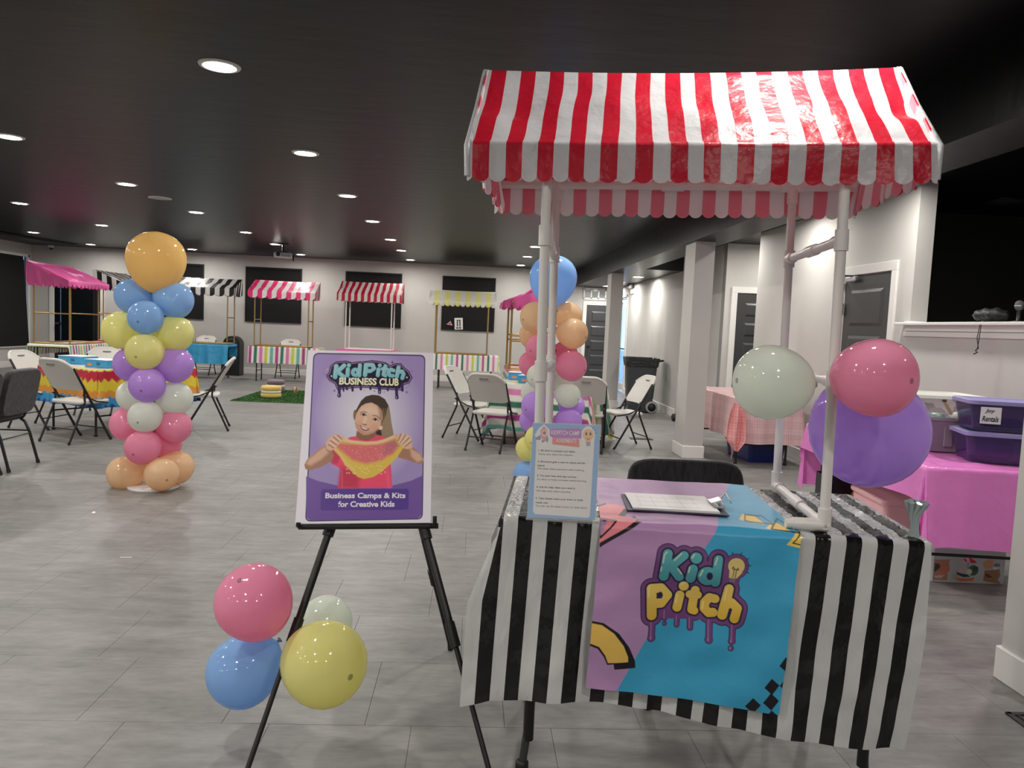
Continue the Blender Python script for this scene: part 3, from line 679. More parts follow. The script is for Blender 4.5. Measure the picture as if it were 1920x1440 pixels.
A.ell(1300, 105, 82, 86, (232, 186, 130)); A.poly([(1255, 170), (1345, 175), (1335, 230), (1265, 225)], (232, 186, 130)); A.poly([(1262, 200), (1340, 210), (1320, 268), (1275, 265)], (150, 150, 165))
A.ell(1270, 90, 15, 24, (60, 40, 40)); A.ell(1332, 92, 15, 24, (60, 40, 40)); A.stroke([(1272, 150), (1300, 175), (1328, 152)], 6, (150, 90, 60))
for a in (-.9, -.55, -.2): A.stroke([(1300+100*math.cos(a), 100+100*math.sin(a)), (1300+130*math.cos(a), 100+130*math.sin(a))], 4, (50, 60, 90))
nrm = ex.cross(up).normalized()
base = np.array(P00); VX = base + U1[:, None]*np.array(ex) - V1[:, None]*np.array(up)
PRINT = M('printed_paper', (1, 1, 1), .5, vcol=True)
link('printed_sheet', mesh_np('printed_sheet', VX, quads(n1, n2), PRINT, A.C), sg)
CLEAR = M('clear_acrylic', (1, 1, 1), .04, alpha=.10, spec=.6)
q = MB()
for d0, d1 in ((.0012, .0032), (-.0035, -.0015)):
    c0 = P00 + nrm*d0; c1 = P00 + nrm*d1; E = 1.02
    vs = [c + ex*a - up*b for c in (c0, c1) for a, b in ((-.01, -.008), (1.01, -.008), (1.01, 1.02), (-.01, 1.02))]
    q.add(vs, [(0, 1, 2, 3), (7, 6, 5, 4), (0, 4, 5, 1), (1, 5, 6, 2), (2, 6, 7, 3), (3, 7, 4, 0)])
q.build('clear_panel', CLEAR, sg)
q = MB(); Mz = Matrix.Translation((P01+P11)/2 + Vector((0, .03, -.0065))) @ Matrix.Rotation(math.atan2(ex.y, ex.x), 4, 'Z'); q.box((0, 0, 0), (ex.length, .09, .003), T=Mz, bev=.001); q.build('foot', CLEAR, sg)
Hi = np.linalg.inv(HS)
GREYT = M('grey_print', (.10, .10, .11), .6); DARKT = M('dark_print', (.02, .02, .025), .6); WHITET = M('white_print', (.82, .78, .84), .6)
def sline(txt, x0, y0, x1, hpx, m, bold):
    a, b = hap(Hi, np.array([x0, x1]), np.array([y0, y0+(x1-x0)*.035]))
    hh = hpx/1330.0
    O = P00 + nrm*.0042*0 - up*float(b[0]) + ex*float(a[0])
    lettering('lettering', txt, m, sg, O, ex, up, (0, 0, float(a[1]-a[0]), hh), bold, depth=.0006)
for t, x0, y0, x1, h, m, b in (('1. Be kind to people and ideas.', 553, 352, 1105, 34, DARKT, .012), ('Every idea deserves respect.', 560, 402, 1068, 32, GREYT, 0),
        ('2. Everyone gets a turn to share and be', 542, 510, 1250, 34, DARKT, .012), ('heard.', 540, 560, 650, 27, DARKT, .012), ('We listen when someone else is talking.', 538, 612, 1240, 34, GREYT, 0),
        ('3. Try your best and stay curious.', 532, 712, 1130, 34, DARKT, .012), ("It's okay to make mistakes while learning.", 534, 765, 1278, 34, GREYT, 0),
        ('4. Ask for help when you need it.', 522, 876, 1108, 34, DARKT, .012), ('We help each other succeed.', 520, 930, 1035, 32, GREYT, 0),
        ('5. Take breaks when your brain or body', 512, 1040, 1225, 34, DARKT, .012), ('needs one.', 510, 1092, 700, 27, DARKT, .012), ('You can use the quiet corner or reset space.', 508, 1148, 1290, 34, GREYT, 0)):
    sline(t, x0, y0, x1, h, m, b)
sline('KIDPITCH CAMP', 745, 105, 1168, 62, WHITET, .01); sline('AGREEMENTS', 818, 215, 1118, 54, WHITET, .01)

# ---------------------------------------------------------------- easel with the poster
es = thing('easel', 'black folding tripod easel holding the purple poster', 'easel', (0, 0, 0))
AP = Vector((-.33, 2.77, 1.20)); FL = Vector((-.632, 2.13, .008)); FR = Vector((.119, 2.12, .008)); BKF = Vector((-.046, 3.118, .008))
for ft, tagn in ((FL, 0), (FR, 1), (BKF, 2)):
    d = ft-AP; mid = AP+d*(.66 if tagn < 2 else .70)
    q = MB(); q.tube([AP+d*.02, mid], .0125 if tagn < 2 else .011, 12); lg = q.build('leg', BLK, es)
    q = MB(); q.tube([AP+d*.60, ft], .0085, 10); q.build('leg_extension', BLK, lg)
    q = MB(); q.tube([mid-d*.02, mid+d*.035], .0165, 12); q.build('lock_collar', BLKP, lg)
    q = MB(); q.tube([ft-d*.02, ft], [.010, .014], 10); q.build('foot', BLKP, lg)
q = MB(); q.tube([AP+Vector((0, 0, -.03)), AP+Vector((0, 0, .05))], .025, 12); q.build('hub', BLKP, es)
BL0 = at(553, 981, 2.44); BR0 = at(808, 981, 2.47); TL0 = at(578, 657, 2.68); TR0 = at(812, 661, 2.715)
ex = ((BR0-BL0)+(TR0-TL0))/2; up = ((TL0-BL0)+(TR0-BR0))/2; O = (TL0+TR0+BL0+BR0)/4 - ex/2 - up/2; nrm = ex.cross(up).normalized()
q = MB(); c = O + ex*.5
q.tube([O+ex*.02-nrm*.02-up*.012, O+ex*1.06-nrm*.02-up*.012], .010, 8); 
for a in (.03, 1.03): q.tube([O+ex*a-nrm*.022-up*.014, O+ex*a+nrm*.020-up*.014, O+ex*a+nrm*.020+up*.03*(a > .5)], .008, 6)
q.build('tray', BLKP, es)
for ft in (FL, FR):
    d = ft-AP; t = (O.z-.01-AP.z)/d.z; q = MB(); q.tube([AP+d*(t-.03), AP+d*(t+.035)], .019, 12); q.build('tray_clamp', BLKP, es)

po = thing('poster', 'purple poster of a smiling girl stretching slime, standing on the easel', 'poster', (0, 0, 0))
q = MB(); vs = [O-nrm*dd+ex*a+up*b for dd in (0, .005) for a, b in ((0, 0), (1, 0), (1, 1), (0, 1))]
q.add(vs, [(0, 1, 2, 3), (7, 6, 5, 4), (0, 4, 5, 1), (1, 5, 6, 2), (2, 6, 7, 3), (3, 7, 4, 0)]); q.build('foam_board', M('foam_board', (.90, .89, .92), .6), po)
n1, n2 = 340, 450
U1, V1 = [a.ravel() for a in np.meshgrid(np.linspace(0, 1, n1), np.linspace(0, 1, n2), indexing='ij')]
X, Y = hap(homog(SQ, [(152, 70), (1088, 86), (1072, 1362), (52, 1362)]), U1, V1)
A = Art(X, Y, (240, 236, 246))
def rrect(tl, tr_, br, bl, r=34):
    P = [np.array(p, float) for p in (tl, tr_, br, bl)]; out = []
    for i in range(4):
        a, b, c = P[i-1], P[i], P[(i+1) % 4]; ua = (a-b)/np.linalg.norm(a-b); uc = (c-b)/np.linalg.norm(c-b)
        for t in np.linspace(0, 1, 7): out.append((1-t)**2*(b+ua*r)+2*t*(1-t)*b+t*t*(b+uc*r))
    return np.array(out)
RR = ((192, 90), (1028, 102), (1012, 1336), (126, 1348))
A.poly(rrect(*RR, 44), (42, 26, 84))
bgc = lambda x, y: tuple(np.clip(1-np.hypot((x-600)/420, (y-560)/520)**1.6, 0, 1)*k1 + k0 for k0, k1 in ((168, 66), (148, 86), (202, 38)))
inner = rrect((199, 98), (1021, 110), (1004, 1329), (135, 1340), 38)
A.poly(inner, bgc)
low = [(135, 1008), (230, 1045), (380, 1080), (580, 1098), (780, 1080), (920, 1045), (1008, 1005), (1004, 1300), (975, 1329), (165, 1340), (134, 1310)]
A.poly(low, lambda x, y: (114+.02*(1340-y), 78+.03*(1340-y), 162+.02*(1340-y)))
g_ = np.random.RandomState(3)
# logo
T6 = lambda P: [(240+.375*x, 80+.375*y) for x, y in P]; k6 = .375
for x, y, r, c in ((1440, 210, 46, (92, 70, 132)), (288, 775, 36, (96, 74, 136)), (1730, 800, 36, (96, 74, 136)), (1085, 778, 26, (92, 70, 132)), (150, 355, 24, (236, 214, 130)), (1830, 385, 26, (150, 120, 170)), (1780, 662, 18, (96, 74, 136)), (1725, 712, 26, (150, 120, 170)), (95, 450, 26, (150, 120, 170)), (235, 240, 16, (96, 74, 136)), (1280, 800, 36, (170, 170, 205)), (885, 765, 30, (200, 185, 195))):
    q4 = []
    for i in range(8): rr_ = r if i % 2 == 0 else r*.3; q4.append((x+rr_*math.sin(i*PI/4), y-rr_*math.cos(i*PI/4)))
    A.poly(T6(q4), c, 2)
back = [(225, 300), (330, 220), (520, 205), (640, 240), (720, 225), (880, 215), (1040, 195), (1180, 210), (1300, 235), (1400, 300), (1490, 255), (1600, 250), (1670, 330), (1760, 400), (1815, 510), (1770, 600), (1650, 640), (1600, 740), (1200, 720), (960, 690), (660, 695), (360, 735), (310, 620), (200, 560), (150, 480), (200, 420)]
A.poly(T6(back), (58, 30, 96), 2, 10); A.poly(T6(back), (168, 130, 176), 2, 3); A.poly(T6(back), (30, 18, 52), 2, -3)
for P, r in ([(380, 720), (385, 870)], 30), ([(380, 870)], 40), ([(465, 720), (468, 775)], 18), ([(535, 720), (537, 745)], 22), ([(645, 700), (648, 770)], 24), ([(810, 700), (812, 745)], 24), ([(1003, 700), (1004, 738)], 22), ([(1185, 700), (1185, 810)], 32), ([(1350, 720), (1350, 765)], 20), ([(1525, 740), (1530, 900)], 30), ([(1530, 905)], 40), ([(1640, 650), (1643, 765)], 26):
    A.stroke(T6(P), r*k6, (56, 34, 92), 2)
for x, y in ((370, 860), (1182, 800), (1518, 905)): A.stroke(T6([(x, y-15), (x, y+15)]), 8*k6, (190, 180, 220), 2)
LG = [([(325, 290), (300, 500)], 46), ([(480, 275), (350, 400)], 42), ([(350, 395), (470, 500)], 42), ([(575, 270)], 40), ([(555, 350), (545, 470)], 42), ([(795, 270), (780, 470)], 40)] + \
     [([(705+52*math.cos(a), 410+52*math.sin(a)) for a in np.linspace(0, 2*PI, 14)], 42)] + \
     [([(915, 270), (895, 460)], 44), ([(915, 262), (1050, 265), (1075, 330), (1000, 380), (920, 385)], 42), ([(1190, 270)], 38), ([(1165, 350), (1150, 465)], 40), ([(1300, 285), (1265, 450), (1300, 470)], 40), ([(1240, 340), (1340, 345)], 34), ([(1465, 370), (1410, 350), (1360, 410), (1390, 470), (1450, 475)], 38), ([(1565, 310), (1530, 490)], 42), ([(1560, 400), (1640, 390), (1665, 440), (1640, 520)], 40)]
for P, r in LG: A.stroke(T6(P), (r+12)*k6, (16, 12, 34), 2)
for P, r in LG: A.stroke(T6(P), r*k6, lambda x, y: (140+.5*(250-y)*.4, 202+.3*(250-y)*.4, 212+.2*(250-y)*.6), 2)
for P, r in LG: A.stroke(T6([(x-12, y-14) for x, y in P[:2]]), 7*k6, (200, 226, 226), 2, .6)
A.ell(*T6([(705, 410)])[0], 16*k6, 22*k6, (30, 20, 52)); A.ell(*T6([(990, 322)])[0], 34*k6, 22*k6, (30, 20, 52))
for x, y in ((228, 485), (1732, 508)): A.ell(*T6([(x, y)])[0], 16*k6, 16*k6, (230, 220, 240))
# the girl
T7 = lambda P: [(80+.5556*x, 360+.5556*y) for x, y in P]; k7 = .5556
HAIR, HAIR2, SK, SKD, SKL = (70, 52, 42), (158, 132, 106), (232, 188, 160), (176, 128, 102), (248, 216, 194)
A.poly(T7([(1000, 72), (1080, 80), (1160, 130), (1215, 220), (1235, 330), (1250, 450), (1275, 580), (1285, 640), (1150, 660), (1040, 620), (1000, 560)]), HAIR2, 4)
A.poly(T7([(1020, 520), (1100, 500), (1120, 620), (1030, 610)]), (48, 34, 30), 6)
A.poly(T7([(985, 72), (1080, 82), (1160, 130), (1205, 210), (1180, 330), (1120, 460), (900, 300), (800, 330), (760, 300), (790, 240), (840, 150), (900, 95)]), HAIR, 5)
for x0 in (1140, 1170, 1200, 1225): A.stroke(T7([(x0-30, 260), (x0, 420), (x0+20, 600)]), 6*k7, (176, 148, 116), 5, .5)
A.poly(T7([(780, 560), (770, 640), (840, 700), (1010, 690), (1050, 600), (1020, 540)]), (150, 104, 80), 6)
A.ell(*T7([(760, 345)])[0], 26*k7, 72*k7, (150, 106, 84), 4); A.ell(*T7([(1100, 515)])[0], 30*k7, 28*k7, SKL, 4)
face = [(805, 270), (770, 345), (755, 430), (765, 510), (800, 565), (870, 612), (940, 610), (1010, 580), (1070, 530), (1110, 460), (1135, 370), (1120, 290), (1060, 215), (980, 175), (900, 190), (840, 225)]
A.poly(T7(face), SK, 5); A.poly(T7([(860, 260), (960, 215), (1060, 260), (1090, 330), (960, 330), (850, 300)]), SKL, 40, op=.7)
A.ell(*T7([(830, 470)])[0], 50*k7, 42*k7, (228, 168, 142), 30, op=.8); A.ell(*T7([(1020, 510)])[0], 55*k7, 42*k7, (226, 166, 140), 30, op=.8); A.stroke(T7([(905, 380), (880, 450)]), 16*k7, SKL, 18, .8)
A.poly(T7([(760, 440), (800, 565), (870, 612), (960, 606), (1060, 540), (1000, 560), (900, 580), (830, 540)]), (160, 112, 88), 24, op=.6)
A.poly(T7([(1060, 215), (1135, 300), (1140, 380), (1110, 470), (1090, 400), (1080, 300)]), (150, 108, 84), 22, op=.65)
for P in ([(830, 316), (870, 298), (912, 308)], [(1000, 352), (1046, 354), (1092, 392)]): A.stroke(T7(P), 6*k7, (112, 78, 60), 6, .8)
for cx, cy in ((872, 340), (1028, 404)):
    A.ell(*T7([(cx, cy)])[0], 38*k7, 20*k7, (236, 222, 214), 4, .35); A.ell(*T7([(cx+2, cy+1)])[0], 18*k7, 18*k7, (52, 36, 30), 4); A.stroke(T7([(cx-36, cy+2), (cx-12, cy-17), (cx+14, cy-14), (cx+38, cy+14)]), 5*k7, (52, 34, 28), 4)
A.stroke(T7([(862, 462), (880, 470), (908, 474)]), 8*k7, (150, 98, 78), 6); A.ell(*T7([(872, 452)])[0], 12*k7, 10*k7, SKL, 8)
A.poly(T7([(818, 478), (870, 505), (960, 528), (930, 550), (880, 548), (840, 522)]), (128, 62, 62), 4); A.poly(T7([(835, 492), (880, 512), (940, 530), (900, 540), (855, 522)]), (244, 236, 228), 4)
A.stroke(T7([(840, 528), (890, 556), (935, 552)]), 6*k7, (196, 110, 104), 5)
PINK, PIND = (246, 76, 116), (180, 36, 68)
A.poly(T7([(690, 640), (760, 628), (830, 680), (930, 690), (1020, 640), (1060, 615), (1180, 650), (1260, 700), (1240, 1000), (1265, 1328), (525, 1330), (560, 1060), (440, 1000), (470, 880), (440, 790), (600, 700)]), PINK, 4)
A.poly(T7([(560, 1040), (700, 1080), (820, 1200), (800, 1328), (525, 1330)]), PIND, 40, op=.7); A.poly(T7([(420, 985), (520, 1005), (560, 900), (470, 800), (440, 800)]), PIND, 16, op=.6)
A.stroke(T7([(580, 1080), (585, 1320)]), 8*k7, (240, 110, 140), 10, .5); A.stroke(T7([(1180, 1000), (1215, 1320)]), 16*k7, (246, 110, 140), 26, .6)
A.poly(T7([(360, 740), (440, 830), (475, 890), (430, 970), (300, 1040), (150, 1085), (90, 1070), (75, 1010), (120, 930), (250, 820)]), SKD, 5)
A.poly(T7([(350, 760), (250, 840), (130, 940), (105, 1000), (160, 1020), (300, 940), (400, 850)]), SK, 26, op=.85)
A.poly(T7([(1400, 790), (1530, 770), (1640, 860), (1690, 930), (1680, 985), (1620, 1005), (1500, 960), (1340, 915), (1340, 860)]), SKD, 5); A.poly(T7([(1500, 790), (1640, 870), (1680, 950), (1600, 980), (1520, 900)]), SK, 22, op=.85)
# slime
A.poly(T7([(560, 640), (680, 685), (850, 715), (1000, 712), (1150, 680), (1300, 620), (1420, 770), (1350, 880), (1250, 990), (1120, 1110), (1000, 1180), (880, 1204), (800, 1180), (720, 1110), (620, 1020), (560, 900), (470, 790)]), (232, 198, 84), 4)
A.poly(T7([(540, 720), (700, 730), (900, 745), (1100, 730), (1290, 680), (1340, 760), (1280, 860), (1100, 960), (900, 1000), (720, 950), (600, 850), (500, 770)]), (228, 92, 124), 26, op=.85)
A.stroke(T7([(560, 655), (700, 700), (900, 722), (1050, 715), (1180, 680), (1290, 630)]), 20*k7, (240, 208, 160), 8); A.stroke(T7([(480, 795), (560, 880), (640, 990), (740, 1080)]), 20*k7, (238, 206, 130), 12, .8)
A.poly(T7([(1180, 720), (1310, 660), (1360, 760), (1250, 850), (1120, 870)]), (178, 110, 128), 30, op=.6)
for i in range(130):
    a, b = g_.uniform(560, 1330), g_.uniform(760, 1010)
    if b < 760+250*(1-((a-940)/420)**2): A.ell(*T7([(a, b)])[0], g_.uniform(2, 6)*k7, g_.uniform(2, 6)*k7, (250, 210, 200), 2, op=.75)
for i in range(26): A.ell(*T7([(g_.uniform(640, 1200), g_.uniform(1010, 1150))])[0], 12*k7, 9*k7, (250, 232, 150), 5, op=.6)
# hands
A.poly(T7([(360, 720), (400, 650), (470, 605), (540, 600), (600, 625), (610, 660), (570, 700), (520, 760), (490, 800), (420, 825), (370, 790)]), SK, 5)
A.poly(T7([(1280, 610), (1360, 590), (1440, 590), (1510, 630), (1530, 700), (1530, 790), (1470, 805), (1400, 790), (1390, 750), (1340, 690), (1310, 650)]), SK, 5)
for P in ([(470, 640), (540, 700)], [(430, 690), (510, 745)], [(400, 740), (470, 785)], [(520, 615), (575, 665)], [(1380, 600), (1340, 690)], [(1440, 610), (1370, 720)], [(1490, 650), (1400, 740)], [(1520, 700), (1430, 770)]):
    A.stroke(T7(P), 6*k7, (112, 70, 52), 7, .85)
for P in ([(450, 665), (520, 720)], [(500, 628), (556, 682)], [(415, 715), (488, 765)], [(1410, 605), (1355, 705)], [(1465, 630), (1385, 730)], [(1505, 675), (1415, 755)]): A.stroke(T7(P), 12*k7, SKL, 14, .6)
# caption panel
A.poly(rrect((246, 1106), (906, 1104), (904, 1262), (241, 1266), 22), lambda x, y: (92-.012*(x-240), 58-.01*(x-240), 150+0*x), 3)
link('print', mesh_np('print', np.array(O+up) + np.array(nrm)*.0006 + U1[:, None]*np.array(ex) - V1[:, None]*np.array(up), quads(n1, n2), M('poster_print', (1, 1, 1), .38, vcol=True), A.C), po)
Hp = np.linalg.inv(homog(SQ, [(152, 70), (1088, 86), (1072, 1362), (52, 1362)]))
PT = O + up + nrm*.0006
def ptext(txt, x0, y0, x1, y1, m, bold):
    a, b = hap(Hp, np.array([x0, x1, x0]), np.array([y1, y1, y0]))
    lettering('lettering', txt, m, po, PT, ex, up, (float(a[0]), -float(b[0]), float(a[1]-a[0]), float(b[0]-b[2])), bold, depth=.0005)
ptext('Business Camps & Kits', 276, 1132, 880, 1186, M('lavender_print', (.88, .82, .92), .5), .034); ptext('for Creative Kids', 372, 1196, 798, 1240, M('lavender_print', 0), .034)
CRM = M('cream_print', (.92, .90, .62), .5)
ptext('BUSINESS', 382, 272, 662, 326, CRM, .04); ptext('CLUB', 682, 276, 828, 332, CRM, .04)

# ---------------------------------------------------------------- balloons
_bal = {}
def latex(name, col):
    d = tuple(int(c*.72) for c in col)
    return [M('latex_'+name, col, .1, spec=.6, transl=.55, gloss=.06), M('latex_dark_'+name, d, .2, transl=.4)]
BC = {'orange': (255, 222, 152), 'peach': (255, 228, 190), 'blue': (172, 212, 254), 'yellow': (254, 251, 178), 'purple': (222, 182, 253), 'mint': (246, 253, 242), 'pink': (255, 178, 208), 'violet': (216, 180, 252)}
def balloon_mesh(col):
    if col in _bal: return _bal[col]
    m = MB(); prof = []; mis = []
    prof += [(.0, -1.26), (.075, -1.27), (.085, -1.25), (.04, -1.21), (.045, -1.19), (.09, -1.15)]
    n = 22
    for i in range(1, n+1):
        th = PI*(.055 + (1-.055)*i/n); r = math.sin(th)*(1-.10*math.cos(th)); z = -1.13*math.cos(th) if th < PI/2 else -1.04*math.cos(th)
        prof.append((max(r, .0), z))
    prof[-1] = (0, 1.035); prof.insert(-1, (.075, 1.036)); prof.insert(-1, (.04, 1.05))
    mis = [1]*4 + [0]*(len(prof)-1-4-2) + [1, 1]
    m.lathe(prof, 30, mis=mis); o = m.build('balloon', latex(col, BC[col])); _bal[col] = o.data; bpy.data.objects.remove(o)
    return _bal[col]
def balloon(col, c, axis, r, parent=None, label=None, top=False, group=None, squash=1.0):
    """axis points from the knot to the crown; c is the centre"""
    o = link('balloon', balloon_mesh(col), parent)
    q = Vector(axis).normalized().to_track_quat('Z', 'Y'); o.rotation_mode = 'QUATERNION'; o.rotation_quaternion = q
    c = Vector(c); o.location = c - (parent.location if parent else Vector((0, 0, 0))); o.scale = (r, r, r*squash)
    if label: o['label'] = label
    if top: tag(o, label, 'balloon', group)
    return o
def column(name, label, x0, y0, layers, topb, group=None, basez=True):
    t = thing(name, label, 'balloon column', (x0, y0, 0), 0, group)
    m = MB(); m.lathe([(0, .0), (.19, .0), (.19, .018), (.175, .024), (.03, .026), (.022, .05), (0, .05)], 24); m.build('base_plate', M('white_base', (.72, .71, .70), .4), t)
    m = MB(); m.tube([(0, 0, .02), (0, 0, topb[3])], .011, 10); m.build('pole', M('grey_pole', (.30, .30, .31), .35), t)
    px, py, rpx, zt, col = topb
    pole = Vector((x0, y0, 0))
    c = at(px, py, y0); balloon(col, c, (0, .0, 1), rpx*y0/FPX, t, '%s balloon on top' % col)
    for col, bl in layers:
        for px, py, rpx, dy in bl:
            c = at(px, py, y0+dy); k = Vector((c.x-x0, c.y-y0, 0)); a = k + Vector((0, 0, -.04))
            balloon(col, c, a if a.length > .02 else (0, -1, -.2), rpx*(y0+dy)/FPX*.985, t, '%s balloon' % col)
    return t
column('balloon_column', 'pastel balloon column topped by an orange balloon, beside the fiesta table', -2.49, 5.98,
  [('blue', [(251, 555, 32, .05), (326.7, 563, 33, .03), (274, 594.6, 31, -.14), (300, 552, 28, .17)]),
   ('yellow', [(229, 619, 34, .03), (327, 625, 33, .03), (272.5, 658.5, 33.5, -.14), (290, 622, 30, .17)]),
   ('purple', [(247, 683, 31, .04), (326.5, 684, 33, .02), (277, 721, 32, -.14), (296, 688, 28, .16)]),
   ('mint', [(251, 742, 29, .04), (327.7, 747, 31, .03), (273, 780, 30, -.14), (300, 748, 27, .16)]),
   ('pink', [(240.6, 795, 31, .04), (327, 800, 30, .0), (269, 838, 32, -.14), (308, 830, 30, .10)]),
   ('peach', [(236, 887, 32, .0), (302.5, 888, 31, -.14), (330, 876, 31, .06), (262, 868, 27, .16)])],
  (293, 490, 51, 1.78, 'orange'))
column('balloon_column', 'pastel balloon column topped by a blue balloon, partly behind the white stall posts', .70, 6.5,
  [('peach', [(1006, 594.6, 30, -.10), (1064, 592, 27, .12), (1072.7, 625, 29, -.10), (999, 629, 25, .10)]),
   ('pink', [(1013, 652, 27, -.13), (997, 682, 24, .08), (1070.6, 686, 29, -.10), (1058, 664, 25, .14)]),
   ('mint', [(1013, 705.6, 25, -.13), (1000, 736, 23, .08), (1064, 741, 24, -.10), (1052, 712, 23, .12)]),
   ('purple', [(1006, 761, 28, -.12), (1066, 790, 25, -.08), (1072, 762, 24, .08), (996, 788, 22, .08)]),
   ('yellow', [(991, 841, 24, -.06), (1010, 822, 26, -.14), (1060, 835, 26, -.06), (1050, 815, 22, .12)]),
   ('blue', [(988, 890, 26, -.04), (1020, 896, 26, -.14), (1058, 892, 26, -.04), (1040, 878, 22, .12)])],
  (1037, 525, 44.5, 1.78, 'blue'))
# four balloons tied to the near leg of the easel
kn = at(524, 1200, 2.42)
for col, px, py, Y, rp, sq in (('pink', 478, 1131, 2.30, 76, 1.0), ('blue', 459, 1256, 2.40, 72, 1.0), ('yellow', 606, 1243, 2.26, 85.5, 1.0), ('mint', 608, 1168, 2.56, 54, 1.0)):
    c = at(px, py, Y); balloon(col, c, c-kn, rp*Y/FPX*.93, None, '%s balloon in the bunch tied to the easel leg' % ('pale mint' if col == 'mint' else {'pink': 'bright pink', 'blue': 'sky blue', 'yellow': 'large yellow'}[col]), True, 'balloons tied to the easel')
# three balloons tied to the front post of the stall
kn = Vector((1.034, 2.095, 1.285))
for col, px, py, Y, rp, ax, lab in (('mint', 1449, 717, 2.06, 76, (-1, -.12, .02), 'mint balloon pointing sideways off the white stall post'),
                              ('pink', 1638, 708, 1.99, 80, (.42, -.88, .0), 'pink balloon in front of the big violet one on the stall post'),
                              ('violet', 1627, 803, 2.36, 116, (.50, .55, -.50), 'big violet balloon hanging behind the stall post')):
    c = at(px, py, Y); balloon(col, c, ax, rp*Y/FPX*.94, None, lab, True, 'balloons tied to the stall post', 1.0)

# ---------------------------------------------------------------- chairs
CHW = M('chair_white_plastic', (.66, .64, .60), .42, bump=(200, .1))
CHB = M('chair_back_plastic', (.60, .58, .54), .45, bump=(260, .18))
CHF = M('chair_black_frame', (.010, .010, .010), .40)
def folding_chair(label, loc, rz, group='white folding chairs'):
    t = thing('folding_chair', label, 'chair', loc, rz, group)          # local +y is the way the sitter faces
    m = MB(); pts = []
    W, D, z0 = .215, .20, .435
    for i in range(28):
        a = 2*PI*i/28; c, s = math.cos(a), math.sin(a); n = .32
        pts.append((W*math.copysign(abs(c)**n, c), .03+D*math.copysign(abs(s)**n, s)))
    vs = []; R = ((.955, -.034), (1.0, -.026), (1.0, -.006), (.965, .002), (.80, -.008), (0, -.012))
    for k, dz in R: vs += [(x*k, .03+(y-.03)*k, z0+dz+.03*max(0, -(y-.03))*0) for x, y in pts]
    n = len(pts); fs = [(i*n+j, i*n+(j+1) % n, (i+1)*n+(j+1) % n, (i+1)*n+j) for i in range(len(R)-1) for j in range(n)]
    m.add(vs, fs, 0, True); m.add(vs[:n], [tuple(range(n))[::-1]]); m.build('seat', CHW, t)
    # back panel: curved plate leaning back between the tubes
    lean = lambda z: .215 - (z)*.58                                     # tube line y at height z
    m = MB(); NX, NZ = 14, 10; zb, zt = .545, .865
    def bp(i, j, off):
        x = -.228+.456*i/NX; f = j/NZ; zz = zb + f*(zt-zb)
        e = abs(x)/.228; zmax = zt - .085*max(0, (e-.35)/.65)**2.4; zmin = zb + .02*max(0, (e-.7)/.3)**2
        zz = zmin + f*(zmax-zmin)
        return (x*(1-.035*(1-f)), lean(zz) - .045*(1-e*e) - off + .012, zz)
    for off, fl in ((0, False), (.028, True)):
        vs = [bp(i, j, off) for i in range(NX+1) for j in range(NZ+1)]; k = NZ+1
        fs = [(i*k+j, (i+1)*k+j, (i+1)*k+j+1, i*k+j+1) for i in range(NX) for j in range(NZ)]
        m.add(vs, [f[::-1] for f in fs] if not fl else fs, 1 if fl else 0, True)
    rim = [(i, 0) for i in range(NX+1)] + [(NX, j) for j in range(1, NZ+1)] + [(i, NZ) for i in range(NX-1, -1, -1)] + [(0, j) for j in range(NZ-1, 0, -1)]
    vs = [bp(i, j, 0) for i, j in rim] + [bp(i, j, .028) for i, j in rim]; q = len(rim)
    m.add(vs, [(i, (i+1) % q, q+(i+1) % q, q+i) for i in range(q)], 0, True)
    m.tube([Vector(bp(i, NZ, .014)) for i in range(NX+1)], .016, 8, 0); bk = m.build('backrest', [CHW, CHB], t)
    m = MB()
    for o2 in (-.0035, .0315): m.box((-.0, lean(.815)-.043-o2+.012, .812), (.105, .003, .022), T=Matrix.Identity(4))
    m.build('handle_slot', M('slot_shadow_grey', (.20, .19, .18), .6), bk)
    for sx in (-1, 1):
        x = sx*.225
        m = MB(); m.tube([(x, lean(.78), .78), (x, lean(.44), .44), (x*.98, lean(.02)+.0, .012)], .0125, 8); lg = m.build('front_leg', CHF, t)
        m = MB(); m.tube([(x*.98, lean(.03), .03), (x*.98, lean(0), 0)], .015, 8); m.build('foot_cap', CHF, lg)
        m = MB(); m.tube([(x*.93, lean(.57)+.012, .57), (x*.93, lean(.44)-.055, .42), (x*.93, -.275, .012)], .0115, 8); lg = m.build('rear_leg', CHF, t)
        m = MB(); m.tube([(x*.93, -.272, .03), (x*.93, -.278, 0)], .014, 8); m.build('foot_cap', CHF, lg)
        m = MB(); m.tube([(x*.96, lean(.50)-.05, .50), (x*.96, .04, .425), (x*.96, .18, .40)], .008, 6); m.build('seat_bracket', CHF, t)
    m = MB(); m.tube([(-.205, -.21, .15), (.205, -.21, .15)], .007, 6); m.build('stretcher', CHF, t)
    m = MB(); m.tube([(-.22, lean(.13), .13), (.22, lean(.13), .13)], .007, 6); m.build('stretcher', CHF, t)
    m = MB()
    for y in (-.11, .17): m.tube([(-.215, y, .405), (.215, y, .405)], .009, 6)
    m.build('seat_frame', CHF, t)
    return t
face = lambda dx, dy: math.atan2(-dx, dy)
ch0 = folding_chair('white folding chair with its back to us before the fiesta table', (-4.14, 8.06, 0), face(.40, .92))
